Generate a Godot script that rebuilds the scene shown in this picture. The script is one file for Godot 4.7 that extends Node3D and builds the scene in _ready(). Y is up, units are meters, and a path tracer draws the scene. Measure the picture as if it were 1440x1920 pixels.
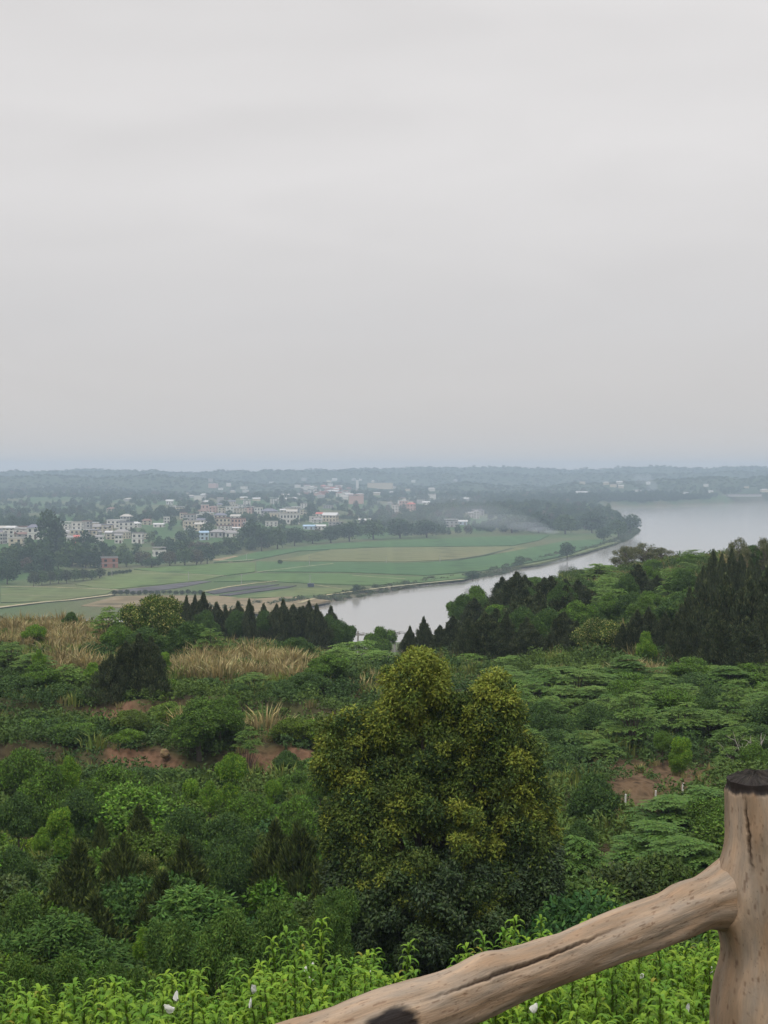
extends Node3D
# Hilltop view over a river plain: y up, metres, the camera looks along -Z. "d" is the distance ahead of the viewpoint, so z = -d.

const F := 2637.0            # focal length in photograph pixels
const HORIZON := 885.0       # row of the level horizon in the photograph
const EYE := 60.0            # eye height above the river
const PLAIN := 1.5           # height of the flood plain above the river

var rng := RandomNumberGenerator.new()
var soft := FastNoiseLite.new()
var taken := {}
var M := {}
var kit := {}                # plant kind -> list of variants, each a list of [part name, mesh, proto height, proto width]

# ---------------------------------------------------------------- mesh writing
var V := PackedVector3Array()
var C := PackedColorArray()
var I := PackedInt32Array()
var U := PackedVector2Array()
var N := PackedVector3Array()

func begin() -> void:
	V = PackedVector3Array(); C = PackedColorArray(); I = PackedInt32Array(); U = PackedVector2Array(); N = PackedVector3Array()

func finish(m: Material) -> ArrayMesh:
	var a := []
	a.resize(Mesh.ARRAY_MAX)
	a[Mesh.ARRAY_VERTEX] = V
	if C.size() == V.size(): a[Mesh.ARRAY_COLOR] = C
	if U.size() == V.size(): a[Mesh.ARRAY_TEX_UV] = U
	if N.size() == V.size(): a[Mesh.ARRAY_NORMAL] = N
	a[Mesh.ARRAY_INDEX] = I
	var me := ArrayMesh.new()
	me.add_surface_from_arrays(Mesh.PRIMITIVE_TRIANGLES, a)
	me.surface_set_material(0, m)
	return me

func smooth() -> void:
	N.resize(V.size())
	N.fill(Vector3.ZERO)
	for k in range(0, I.size(), 3):
		var a := I[k]; var b := I[k + 1]; var c := I[k + 2]
		var n := (V[c] - V[a]).cross(V[b] - V[a])
		N[a] += n; N[b] += n; N[c] += n
	for k in N.size():
		N[k] = N[k].normalized()

func rv() -> Vector3:
	var z := rng.randf_range(-1, 1); var t := rng.randf() * TAU; var r := sqrt(1 - z * z)
	return Vector3(r * cos(t), z, r * sin(t))

func leaf(p: Vector3, d: Vector3, s: Vector3, L: float, W: float, fold: float, c: Color) -> void:
	var n := V.size()
	var m := p + d * (L * 0.45) + d.cross(s) * (fold * W)
	V.append(p); V.append(m + s * (W * 0.5)); V.append(p + d * L); V.append(m - s * (W * 0.5))
	C.append(c); C.append(c); C.append(c); C.append(c)
	I.append(n); I.append(n + 1); I.append(n + 2); I.append(n); I.append(n + 2); I.append(n + 3)

func tone(c: Color, j := 0.25) -> Color:
	var k := 1.0 + rng.randf_range(-j, j)
	k *= 1.06
	return Color(c.r * k * (1 + rng.randf_range(-0.12, 0.12)), c.g * k * 1.04, c.b * k * 0.88 * (1 + rng.randf_range(-0.15, 0.15)))

func tube(pts: Array, radii: Array, sides: int, c: Color) -> void:
	var first := V.size()
	for k in pts.size():
		var t: Vector3 = (pts[mini(k + 1, pts.size() - 1)] - pts[maxi(k - 1, 0)]).normalized()
		var a := t.cross(Vector3(0.3, 0.2, 1)).normalized(); var b := t.cross(a)
		for s in sides:
			var g := TAU * s / sides
			V.append(pts[k] + (a * cos(g) + b * sin(g)) * float(radii[k])); C.append(c)
	for k in pts.size() - 1:
		for s in sides:
			var p := first + k * sides + s; var q := first + k * sides + (s + 1) % sides
			I.append_array([p, q, p + sides, q, q + sides, p + sides])

func box(lo: Vector3, hi: Vector3, c: Color) -> void:
	for f in 6:
		var ax := f / 2; var n := V.size()
		for k in 4:
			var uv: Array = [[0, 0], [1, 0], [1, 1], [0, 1]][k]
			var p := Vector3.ZERO
			p[ax] = hi[ax] if f % 2 else lo[ax]
			p[(ax + 1) % 3] = hi[(ax + 1) % 3] if uv[0] else lo[(ax + 1) % 3]
			p[(ax + 2) % 3] = hi[(ax + 2) % 3] if uv[1] else lo[(ax + 2) % 3]
			V.append(p); C.append(c)
		I.append_array([n, n + 2, n + 1, n, n + 3, n + 2] if f % 2 else [n, n + 1, n + 2, n, n + 2, n + 3])

# ---------------------------------------------------------------- scene tree
func numbered(n: String) -> String:
	var k: int = taken.get(n, 0)
	taken[n] = k + 1
	return n if k == 0 else "%s_%03d" % [n, k]

func tag(o: Node, label := "", category := "", group := "", kind := "") -> Node:
	if label: o.set_meta("label", label)
	if category: o.set_meta("category", category)
	if group: o.set_meta("group", group)
	if kind: o.set_meta("kind", kind)
	return o

func put(called: String, me: Mesh, parent: Node = null, at := Transform3D()) -> MeshInstance3D:
	var o := MeshInstance3D.new()
	o.name = called if parent else numbered(called)
	o.mesh = me
	o.transform = at
	(parent if parent else self).add_child(o, true)
	return o

func base(called: String, at: Vector3, turn := 0.0) -> Node3D:
	var o := Node3D.new()
	o.name = numbered(called)
	add_child(o)
	o.position = at
	o.rotation.y = turn
	return o

func stuff(called: String, me: Mesh, where: Array, tints: Array, label: String, category: String) -> void:
	var mm := MultiMesh.new()
	mm.transform_format = MultiMesh.TRANSFORM_3D
	mm.use_colors = true
	mm.mesh = me
	mm.instance_count = where.size()
	for k in where.size():
		mm.set_instance_transform(k, where[k])
		mm.set_instance_color(k, tints[k])
	var o := MultiMeshInstance3D.new()
	o.name = numbered(called)
	o.multimesh = mm
	add_child(o)
	tag(o, label, category, "", "stuff")

# ---------------------------------------------------------------- the lie of the land
const ROWS := [-25.0, 3.3, 4.3, 5.5, 8.0, 10.0, 14.0, 20.0, 30.0, 40.0, 48.0, 56.0, 62.0, 68.0, 76.0, 84.0, 95.0, 115.0, 130.0, 150.0, 180.0, 205.0, 230.0, 300.0, 400.0, 460.0]
const COLS := [-70.0, -45.0, -25.0, -12.0, 0.0, 8.0, 16.0, 28.0, 45.0, 70.0]
const LAND := [
	[58.4, 58.4, 58.4, 58.4, 58.4, 58.4, 58.4, 58.4, 58.4, 58.4],
	[58.4, 58.4, 58.4, 58.4, 58.4, 58.4, 58.4, 58.4, 58.4, 58.4],
	[56.3, 56.3, 56.3, 56.3, 56.3, 56.3, 56.3, 56.3, 56.3, 56.3],
	[55.7, 55.7, 55.7, 55.7, 55.7, 55.7, 55.7, 55.7, 55.7, 55.7],
	[55.0, 55.0, 55.0, 55.0, 55.0, 55.2, 55.2, 55.2, 55.2, 55.2],
	[53.8, 53.8, 53.8, 53.8, 54.0, 54.3, 54.4, 54.4, 54.4, 54.4],
	[51.3, 51.3, 51.3, 51.3, 51.6, 52.3, 52.6, 52.6, 52.6, 52.6],
	[49.8, 49.8, 49.8, 49.8, 49.8, 50.4, 50.8, 50.8, 50.8, 50.8],
	[47.4, 47.4, 47.4, 47.4, 47.4, 48.4, 49.0, 49.0, 49.0, 49.0],
	[45.9, 45.9, 45.9, 45.9, 46.0, 47.3, 47.8, 48.0, 48.0, 48.0],
	[45.2, 45.2, 45.2, 45.2, 45.3, 46.9, 47.2, 47.4, 47.6, 47.6],
	[45.3, 45.3, 45.3, 45.3, 45.4, 46.9, 47.0, 47.2, 47.4, 47.4],
	[45.8, 45.8, 45.8, 45.8, 46.0, 46.6, 46.6, 46.8, 47.2, 47.2],
	[46.6, 46.5, 46.5, 46.5, 46.3, 46.4, 46.4, 46.8, 47.4, 47.4],
	[47.0, 47.0, 47.0, 47.0, 46.6, 46.4, 46.4, 47.0, 47.8, 48.0],
	[47.3, 47.3, 47.3, 47.3, 46.8, 46.5, 46.8, 47.6, 48.5, 49.0],
	[47.3, 47.3, 47.3, 47.2, 46.3, 46.3, 47.0, 48.0, 49.5, 50.5],
	[47.0, 47.0, 47.0, 45.2, 43.6, 45.0, 46.3, 48.0, 50.5, 52.0],
	[45.5, 45.5, 45.3, 43.4, 41.6, 44.2, 46.0, 47.5, 51.0, 53.0],
	[41.0, 41.0, 41.0, 41.0, 39.0, 42.5, 45.6, 47.0, 51.0, 53.0],
	[34.0, 34.0, 34.0, 34.0, 33.0, 38.0, 44.0, 46.2, 49.0, 52.0],
	[29.0, 29.0, 29.0, 29.0, 29.0, 32.0, 38.0, 45.2, 47.0, 49.0],
	[25.0, 25.0, 25.0, 25.0, 25.0, 27.0, 31.0, 40.0, 44.0, 46.0],
	[13.0, 13.0, 13.0, 13.0, 13.0, 14.0, 16.0, 22.0, 28.0, 32.0],
	[4.0, 4.0, 4.0, 4.0, 4.0, 4.0, 4.0, 5.0, 7.0, 10.0],
	[1.5, 1.5, 1.5, 1.5, 1.5, 1.5, 1.5, 1.5, 1.5, 1.5]]
# the river's outline as (x, d)
const RIVER := [[-450, 520], [-180, 545], [-90, 578], [-34, 633], [-24, 640], [-5, 688], [22.5, 742], [47, 780], [68, 820], [96, 905], [127, 988], [170, 1090], [210, 1216], [262, 1438], [285, 1650],
	[350, 2250], [377, 2397], [487, 2472], [620, 2637], [786, 2877], [1200, 3400], [2400, 4200], [2400, 1900], [1500, 1400], [450, 780], [210, 600], [120, 540], [30, 495], [-90, 480], [-450, 450]]
# where the fields end and the village's trees begin, as (x, d)
const FIELD_EDGE := [[-400, 700], [-201, 735], [-180, 880], [-142, 894], [-116, 958], [-96, 1055], [-71, 1155], [-36, 1208], [9, 1266], [64, 1308], [106, 1341], [166, 1376], [260, 1420], [900, 1500]]
var river_line := PackedVector2Array()

func river_side(x: float, d: float) -> float:       # metres inside (+) or outside (-) the river
	if d < 430 or d > 4300: return -999.0
	var p := Vector2(x, d); var best := 1e12
	var n := river_line.size()
	for k in n:
		var a := river_line[k]; var e := river_line[(k + 1) % n] - a; var q := p - a
		var t := clampf(q.dot(e) / e.length_squared(), 0, 1)
		best = minf(best, (q - e * t).length_squared())
	best = sqrt(best)
	return best if Geometry2D.is_point_in_polygon(p, river_line) else -best

func along(line: Array, x: float) -> float:
	for k in line.size() - 1:
		if x < line[k + 1][0] or k == line.size() - 2:
			return lerpf(line[k][1], line[k + 1][1], clampf((x - line[k][0]) / (line[k + 1][0] - line[k][0]), 0, 1))
	return 0.0

func near_land(x: float, d: float) -> float:
	var r := 0
	while r < ROWS.size() - 2 and d > ROWS[r + 1]: r += 1
	var c := 0
	while c < COLS.size() - 2 and x > COLS[c + 1]: c += 1
	var t := clampf((d - ROWS[r]) / (ROWS[r + 1] - ROWS[r]), 0, 1)
	var s: float = clampf((x - COLS[c]) / (COLS[c + 1] - COLS[c]), 0, 1)
	s = s * s * (3 - 2 * s)
	var lo: float = lerpf(LAND[r][c], LAND[r][c + 1], s)
	var hi: float = lerpf(LAND[r + 1][c], LAND[r + 1][c + 1], s)
	var y := lerpf(lo, hi, t)
	if d > 9:
		var k := clampf((d - 9) / 20, 0, 1) * clampf((460 - d) / 100, 0, 1)
		y += k * (soft.get_noise_2d(x * 5, d * 5) * 0.55 + soft.get_noise_2d(x * 18, d * 18) * 0.18)
	# two cut banks in the terraced slope across the gully
	if x < 2 and d > 60 and d < 80:
		var w := clampf((2 - x) / 3, 0, 1)
		for b in [[66.0, 1.15], [75.5, 1.1]]:
			var e: float = b[0] + soft.get_noise_2d(x * 6, b[0]) * 1.2
			y += w * b[1] * (clampf((d - e) / 0.6 + 0.5, 0, 1) - 0.5) * clampf(1 - absf(d - e) / 4.5, 0, 1)
	return y

# far ridges: [distance, half depth, list of (x over d, height)]
const RIDGES := [
	[3300.0, 330.0, [[-0.35, 45], [-0.273, 45], [-0.22, 49], [-0.2, 42], [-0.17, 48], [-0.13, 40], [-0.1, 30], [-0.02, 26], [0.1, 24], [0.3, 20], [0.5, 20]]],
	[3150.0, 330.0, [[-0.3, 10], [0.1, 14], [0.14, 30], [0.2, 38], [0.24, 44], [0.28, 50], [0.34, 52], [0.5, 50]]],
	[4100.0, 330.0, [[-0.35, 54], [-0.25, 57], [-0.22, 60], [-0.2, 58], [-0.195, 66], [-0.182, 66], [-0.175, 58], [-0.14, 55], [-0.1, 58], [-0.06, 60], [-0.02, 57], [0.02, 52], [0.1, 48], [0.18, 50], [0.25, 56], [0.35, 58]]],
	[4650.0, 380.0, [[-0.35, 52], [-0.24, 57], [-0.21, 66], [-0.19, 58], [-0.1, 55], [-0.02, 62], [0.02, 71], [0.07, 72], [0.11, 67], [0.16, 68], [0.2, 72], [0.26, 71], [0.35, 72]]]]

func far_land(x: float, d: float) -> float:
	var y := PLAIN
	var past := d - along(FIELD_EDGE, x)
	if past > 0:
		var k := smoothstep(0, 260, past)
		y += k * (6.5 + soft.get_noise_2d(x * 0.22, d * 0.16) * 5.5)
		y += smoothstep(500, 2200, past) * (7 + soft.get_noise_2d(x * 0.1, d * 0.06) * 9)
		var q := Vector2(x - 130, (d - 1720) * 0.55).length()         # wooded rise on the headland
		y += 8.0 * clampf(1 - q / 150, 0, 1)
	if d > 2600:
		var s := x / d
		for r in RIDGES:
			var off: float = absf(d - r[0]) / r[1]
			if off < 1.6:
				var top := along(r[2], s) + 3.0 + soft.get_noise_2d(x * 0.2, r[0]) * 8 + soft.get_noise_2d(x * 0.8, r[0]) * 4
				y = maxf(y, lerpf(y, top, exp(-off * off * 2.2)))
	return y

func land(x: float, d: float) -> float:
	var y: float
	if d < 460:
		y = near_land(x, d)
	else:
		y = far_land(x, d)
	if d > 430 and d < 4300:
		var s := river_side(x, d)
		if s > -14: y = lerpf(y, -3.0, smoothstep(-9, 7, s))
	return y

func spot(u: float, v: float, y: float) -> Vector3:              # the point at height y on the bearing of a photograph pixel
	var d := (EYE - y) * F / (v - HORIZON)
	return Vector3((u - 720) / F * d, y, -d)

func ground_at(u: float, v: float) -> Vector3:                   # where that bearing meets the ground beyond the hill
	var d := 465.0
	while d < 9000:
		var y := EYE - (v - HORIZON) / F * d
		if far_land((u - 720) / F * d, d) >= y: break
		d *= 1.006
	var x := (u - 720) / F * d
	return Vector3(x, far_land(x, d), -d)

func on_hill(u: float, d: float) -> Vector3:
	var x := (u - 720) / F * d
	return Vector3(x, near_land(x, d), -d)

# ---------------------------------------------------------------- materials
func mat(called: String, rough := 0.9, spec := 0.3) -> StandardMaterial3D:
	var m := StandardMaterial3D.new()
	m.resource_name = called
	m.vertex_color_use_as_albedo = true
	m.roughness = rough
	m.metallic_specular = spec
	M[called] = m
	return m

func noise_image(size: int, freq: float, ramp: Array, seed_: int, octaves := 5, stretch := 1.0) -> ImageTexture:
	var n := FastNoiseLite.new()
	n.seed = seed_; n.frequency = freq; n.fractal_octaves = octaves
	var im := Image.create(size, size, false, Image.FORMAT_RGB8)
	for yy in size:
		for xx in size:
			var a := TAU * xx / size; var b := TAU * yy / size; var r := size / TAU
			var w := n.get_noise_3d(r * cos(a) + 1000, r * sin(a), r * cos(b) * stretch + 31.0 * sin(b) * stretch) * 0.9 + 0.5
			w = clampf(w, 0, 0.9999) * (ramp.size() - 1)
			var k := int(w)
			im.set_pixel(xx, yy, (ramp[k] as Color).lerp(ramp[k + 1], w - k))
	return ImageTexture.create_from_image(im)

func make_materials() -> void:
	for k in [["leaf", 0.62, 0.22, 0.5], ["glossy_leaf", 0.5, 0.34, 0.2], ["needle", 0.85, 0.15, 0.1], ["peach_leaf", 0.55, 0.3, 0.7], ["grass_blade", 0.85, 0.2, 0.4]]:
		var m := mat(k[0], k[1], k[2])
		m.backlight_enabled = true
		m.backlight = Color(k[3], k[3], k[3])
	mat("bark"); mat("plaster", 0.9); mat("far_leaf", 0.9, 0.2)
	var g := mat("soil", 0.95, 0.2)
	g.albedo_texture = noise_image(256, 0.05, [Color(0.55, 0.55, 0.55), Color(0.8, 0.8, 0.78), Color(1, 1, 1), Color(0.86, 0.84, 0.8), Color(0.6, 0.6, 0.6)], 5)
	g.uv1_triplanar = true; g.uv1_world_triplanar = true; g.uv1_scale = Vector3(0.13, 0.13, 0.13)
	var fld := mat("crop", 0.95, 0.2)
	fld.albedo_texture = noise_image(256, 0.03, [Color(0.7, 0.72, 0.68), Color(0.86, 0.88, 0.84), Color(1, 1, 1), Color(0.9, 0.9, 0.86), Color(0.74, 0.74, 0.7)], 9)
	fld.uv1_triplanar = true; fld.uv1_world_triplanar = true; fld.uv1_scale = Vector3(0.006, 0.02, 0.02)
	var w := StandardMaterial3D.new()
	w.resource_name = "river_water"
	w.albedo_color = Color(0.57, 0.555, 0.53)
	w.roughness = 0.12
	w.metallic_specular = 0.5
	M["water"] = w
	var gl := mat("window_glass", 0.15, 0.5)
	gl.vertex_color_use_as_albedo = false
	gl.albedo_color = Color(0.13, 0.15, 0.16)
	M["smooth_wood"] = wood()

func wood() -> StandardMaterial3D:
	# fine fibres along the log, cloudy weathering, small pores
	var m := mat("weathered_wood", 0.72, 0.35)
	var fibre := FastNoiseLite.new(); fibre.seed = 21; fibre.frequency = 1.0; fibre.fractal_octaves = 4
	var cloud := FastNoiseLite.new(); cloud.seed = 22; cloud.frequency = 1.0; cloud.fractal_octaves = 4
	var w := 512; var h := 1024
	var im := Image.create(w, h, false, Image.FORMAT_RGB8)
	var hi := Image.create(w, h, false, Image.FORMAT_RGB8)
	for y in h:
		for x in w:
			var a := TAU * x / w; var cx := cos(a); var cy := sin(a); var v := float(y) / h
			var bend := cloud.get_noise_3d(cx * 1.5, cy * 1.5, v * 9) * 0.35
			var f := fibre.get_noise_3d((cx + bend) * 13, (cy + bend) * 13, v * 22)
			var g := cloud.get_noise_3d(cx * 2.2 + 9, cy * 2.2, v * 16)
			var p := fibre.get_noise_3d(cx * 26 + 40, cy * 26, v * 160)
			var k := 0.9 + 0.07 * f + 0.13 * g
			if p > 0.46: k -= (p - 0.46) * 1.3
			k = clampf(k, 0.2, 1)
			im.set_pixel(x, y, Color(k, k * (0.965 - 0.05 * g), k * (0.93 - 0.1 * g)))
			var z := clampf(0.6 + 0.3 * f - maxf(0, p - 0.46) * 1.2, 0, 1)
			hi.set_pixel(x, y, Color(z, z, z))
	m.albedo_texture = ImageTexture.create_from_image(im)
	m.heightmap_enabled = true
	m.heightmap_texture = ImageTexture.create_from_image(hi)
	m.heightmap_scale = 0.12
	return m

# ---------------------------------------------------------------- plants
func lobe_crown(lobes: Array, count: int, L: float, W: float, droop: float, shell := 0.55) -> void:
	# lobes: [centre, radius, leaf colour, second colour, share of second]
	var sum := 0.0
	var heap := PackedFloat32Array()
	for l in lobes:
		sum += l[1] * l[1]; heap.append(sum)
	for k in count:
		var at := heap.bsearch(rng.randf() * sum)
		var l: Array = lobes[mini(at, lobes.size() - 1)]
		var n := rv()
		if n.y < -0.2 and rng.randf() < 0.5: n.y = -n.y
		var c0: Vector3 = l[0]; var r: float = l[1]
		var p := c0 + n * r * (shell + (1.08 - shell) * sqrt(rng.randf()))
		var d := (rv() + n * 0.5 + Vector3(0, -droop, 0)).normalized()
		var s := d.cross((n + rv() * 0.55).normalized())
		if s.length_squared() < 0.01: continue
		var col: Color = l[3] if rng.randf() < l[4] else l[2]
		var z := rng.randf_range(0.7, 1.25)
		leaf(p, d, s.normalized(), L * z, W * z, 0.18, tone(col))

func spread_lobes(centre: Vector3, radii: Vector3, count: int, lo: float, hi: float, c1: Color, c2: Color, share: float, out: Array) -> void:
	for k in count:
		var y := 1.0 - 1.75 * (k + 0.5) / count
		var a := k * 2.39996 + rng.randf_range(-0.5, 0.5)
		var q := sqrt(maxf(0, 1 - y * y))
		var r := rng.randf_range(lo, hi)
		var n := Vector3(q * cos(a), y, q * sin(a)) * rng.randf_range(0.78, 1.0)
		var t := rng.randf_range(0.85, 1.18)
		out.append([centre + n * (radii - Vector3.ONE * r * 0.6), r, Color(c1.r * t, c1.g * t, c1.b), Color(c2.r * t, c2.g * t, c2.b), share])

func stems(h: float, top: float, spread: float, r: float, n: int, c: Color) -> ArrayMesh:
	begin()
	tube([Vector3(0, -0.4, 0), Vector3(0.03 * h, h * 0.3, 0), Vector3(0, h * 0.62, 0.02 * h)], [r * 1.3, r, r * 0.55], 7, c)
	for k in n:
		var a := TAU * k / n + rng.randf_range(-0.4, 0.4); var t := rng.randf_range(0.25, 0.6)
		var p := Vector3(0.02 * h, h * t, 0.01 * h)
		var e := Vector3(cos(a) * spread, top * rng.randf_range(0.6, 0.95), sin(a) * spread)
		tube([p, p.lerp(e, 0.5) + Vector3(0, -0.04 * h, 0), e], [r * 0.55, r * 0.35, r * 0.12], 5, c)
	return finish(M.bark)

func add_kind(kind: String, h: float, w: float, crown: ArrayMesh, trunk: ArrayMesh) -> void:
	if not kit.has(kind): kit[kind] = []
	kit[kind].append([h, w, crown, trunk])

const ORDINAL := ["first", "second", "third", "fourth", "fifth", "sixth", "seventh", "eighth", "ninth", "tenth", "eleventh", "twelfth", "thirteenth", "fourteenth", "fifteenth", "sixteenth"]
const BARK := Color(0.085, 0.068, 0.052)

func broadleaf(kind: String, variants: int, h: float, w: float, lobes: int, leaves: int, L: float, W: float, c1: Color, c2: Color, share: float, m := "leaf", droop := 0.25, low := 0.1) -> void:
	for k in variants:
		# several uneven masses, each clothed in small puffs of leaves
		var out := []
		var ry := h * (1 - low) * 0.5
		var turn := rng.randf() * TAU
		for j in 7:
			var a := turn + j * 1.35
			var f := rng.randf_range(0.34, 0.66)
			var off := 0.0 if j == 0 else w * 0.5 * (1 - f) * rng.randf_range(0.75, 1.3)
			var up := h - ry * f * (1.0 if j == 0 else rng.randf_range(1.15, 2.0) + (j % 2) * 0.8)
			var c := Vector3(cos(a) * off, up, sin(a) * off)
			spread_lobes(c, Vector3(w * 0.5 * f, ry * f * rng.randf_range(0.75, 1.1), w * 0.5 * f), lobes * 2 / 5, w * 0.05, w * 0.115, c1, c2, share, out)
			out.append([c, w * 0.34 * f, c1, c1, 0.0])
		begin()
		lobe_crown(out, leaves, L, W, droop, 0.3)
		var crown := finish(M[m])
		add_kind(kind, h, w, crown, stems(h, h * 0.9, w * 0.3, h * 0.025 + 0.02, 5, BARK))

func cypress(kind: String, variants: int, h: float, w: float, leaves: int, c1: Color, c2: Color, L := 0.34) -> void:
	for k in variants:
		begin()
		var tufts := []
		var turn := rng.randf() * TAU
		var tops := [[Vector3.ZERO, 1.0]]
		for j in rng.randi_range(2, 4):
			tops.append([Vector3(rng.randf_range(-0.27, 0.27) * w, 0, rng.randf_range(-0.27, 0.27) * w), rng.randf_range(0.6, 0.95)])
		for j in 150:
			var t := pow(rng.randf(), 0.75)
			var tp: Array = tops[0] if rng.randf() < 0.45 else tops[rng.randi() % tops.size()]
			var a := turn + j * 2.39996
			var prof := 0.46 * w * (1.0 - pow(t, 2.7)) * (0.75 + 0.25 * smoothstep(0, 0.1, t)) * rng.randf_range(0.5, 1.05)
			tufts.append([tp[0] * (1.0 - 0.6 * t) + Vector3(cos(a) * prof, t * h * tp[1] * 0.96, sin(a) * prof), rng.randf_range(0.1, 0.18) * w * (1.1 - 0.62 * t), a, rng.randf_range(0.75, 1.25)])
		for j in leaves:
			var f: Array = tufts[rng.randi() % tufts.size()]
			var n := rv()
			var out := Vector3(cos(f[2]), 0, sin(f[2]))
			var p: Vector3 = f[0] + Vector3(n.x, n.y * 1.9, n.z) * f[1] * pow(rng.randf(), 0.4)
			if p.y > h * 0.86: p = Vector3(p.x * 0.6, p.y, p.z * 0.6)
			var d := (out * 0.35 + Vector3(0, 1, 0) + rv() * 0.5).normalized()
			var s := d.cross((out + rv() * 0.8).normalized()).normalized()
			var c := c2 if rng.randf() < 0.28 else c1
			leaf(p, d, s, L * rng.randf_range(0.6, 1.2), L * 0.26, 0.2, tone(Color(c.r * f[3], c.g * f[3], c.b * f[3]), 0.2))
		var crown := finish(M.needle)
		begin()
		tube([Vector3(0, -0.4, 0), Vector3(0, h * 0.5, 0), Vector3(0, h * 0.93, 0)], [w * 0.05, w * 0.035, 0.01], 6, BARK)
		add_kind(kind, h, w, crown, finish(M.bark))

func frond(p: Vector3, out: Vector3, len_: float, pairs: int, ll: float, lw: float, c: Color) -> void:
	# a pinnate leaf: it rises from p, arches over and carries drooping leaflets on both sides
	var side := out.cross(Vector3.UP).normalized()
	var q := p
	for k in pairs:
		var t := float(k) / pairs
		var dir := (out * (0.75 + 0.2 * t) + Vector3(0, 0.55 - 1.15 * t, 0)).normalized()
		q += dir * (len_ / pairs)
		for s in [-1.0, 1.0]:
			var d: Vector3 = (side * s + dir * 0.45 + Vector3(0, -0.35, 0) + rv() * 0.12).normalized()
			leaf(q, d, d.cross(dir).cross(d).normalized(), ll * (1.05 - 0.35 * absf(t - 0.4)), lw, 0.0, tone(c, 0.16))
	leaf(q, (out + Vector3(0, -0.8, 0)).normalized(), side, ll, lw, 0.0, c)

func umbrella_shrub(kind: String, variants: int, h: float, w: float, heads: int, fronds: int, c1: Color, c2: Color, flen := 0.62, m := "leaf") -> void:
	for k in variants:
		begin()
		var spots := []
		for j in heads:
			var a := j * 2.39996 + rng.randf_range(-0.3, 0.3)
			var q := sqrt((j + 0.5) / heads)
			var y := h * (0.94 - 0.6 * q * q) + rng.randf_range(-0.12, 0.1) * h
			if j % 4 == 3: y -= h * rng.randf_range(0.2, 0.4)
			var p := Vector3(cos(a) * q * w * 0.42, y, sin(a) * q * w * 0.42)
			spots.append(p)
			var tint := c1.lerp(c2, rng.randf() * 0.8)
			for f in fronds:
				var b := TAU * f / fronds + rng.randf_range(-0.25, 0.25)
				frond(p, Vector3(cos(b), rng.randf_range(-0.1, 0.25), sin(b)).normalized(), flen * rng.randf_range(0.75, 1.2), 6, 0.17, 0.075, tint)
		var crown := finish(M[m])
		begin()
		for p in spots:
			tube([Vector3(p.x * 0.12, -0.4, p.z * 0.12), Vector3(p.x * 0.5, p.y * 0.55, p.z * 0.5), p], [0.035, 0.025, 0.012], 4, BARK)
		add_kind(kind, h, w, crown, finish(M.bark))

func sparse_tree(kind: String, variants: int, h: float, w: float, leaves: int, c1: Color, c2: Color) -> void:
	for k in variants:
		var out := []
		var limbs := []
		for j in 44:
			var a := j * 2.39996
			var t := rng.randf_range(0.3, 1.0)
			var q := w * 0.5 * (1.05 - 0.6 * absf(t - 0.6)) * rng.randf_range(0.45, 1.0)
			if t > 0.9: q *= 0.4
			var p := Vector3(cos(a) * q, h * (t * 0.93), sin(a) * q)
			out.append([p, rng.randf_range(0.08, 0.15) * w, c1, c2, 0.4])
			limbs.append(p)
		begin()
		lobe_crown(out, leaves, 0.24, 0.11, 0.5, 0.2)
		var crown := finish(M.leaf)
		begin()
		tube([Vector3(0, -0.5, 0), Vector3(0.1, h * 0.4, 0), Vector3(0, h * 0.85, 0)], [0.2, 0.14, 0.04], 6, Color(0.16, 0.14, 0.12))
		for p in limbs:
			tube([Vector3(0.05, p.y * 0.6, 0), p * Vector3(0.5, 0.85, 0.5), p], [0.08, 0.05, 0.02], 5, Color(0.15, 0.13, 0.11))
		add_kind(kind, h, w, crown, finish(M.bark))

func arching_leaf(p: Vector3, out: Vector3, L: float, W: float, rise: float, fall: float, c: Color) -> void:
	var side := out.cross(Vector3.UP).normalized()
	var n := V.size(); var q := p
	var wide := [0.35, 1.0, 0.85, 0.5]
	for k in 4:
		var t := k / 3.0
		var a := lerpf(rise, -fall, t)
		var d := out * cos(a) + Vector3.UP * sin(a)
		var up := d.cross(side) * -1.0
		V.append(q + side * (W * 0.5 * wide[k]) + up * (W * 0.14)); V.append(q); V.append(q - side * (W * 0.5 * wide[k]) + up * (W * 0.14))
		C.append(c); C.append(c); C.append(c)
		q += d * (L / 4.0)
	V.append(q); C.append(c)
	for k in 3:
		var b := n + k * 3
		I.append_array([b, b + 1, b + 3, b + 1, b + 4, b + 3, b + 1, b + 2, b + 4, b + 2, b + 5, b + 4])
	var e := n + 9
	I.append_array([e, e + 1, n + 12, e + 1, e + 2, n + 12])

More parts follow.
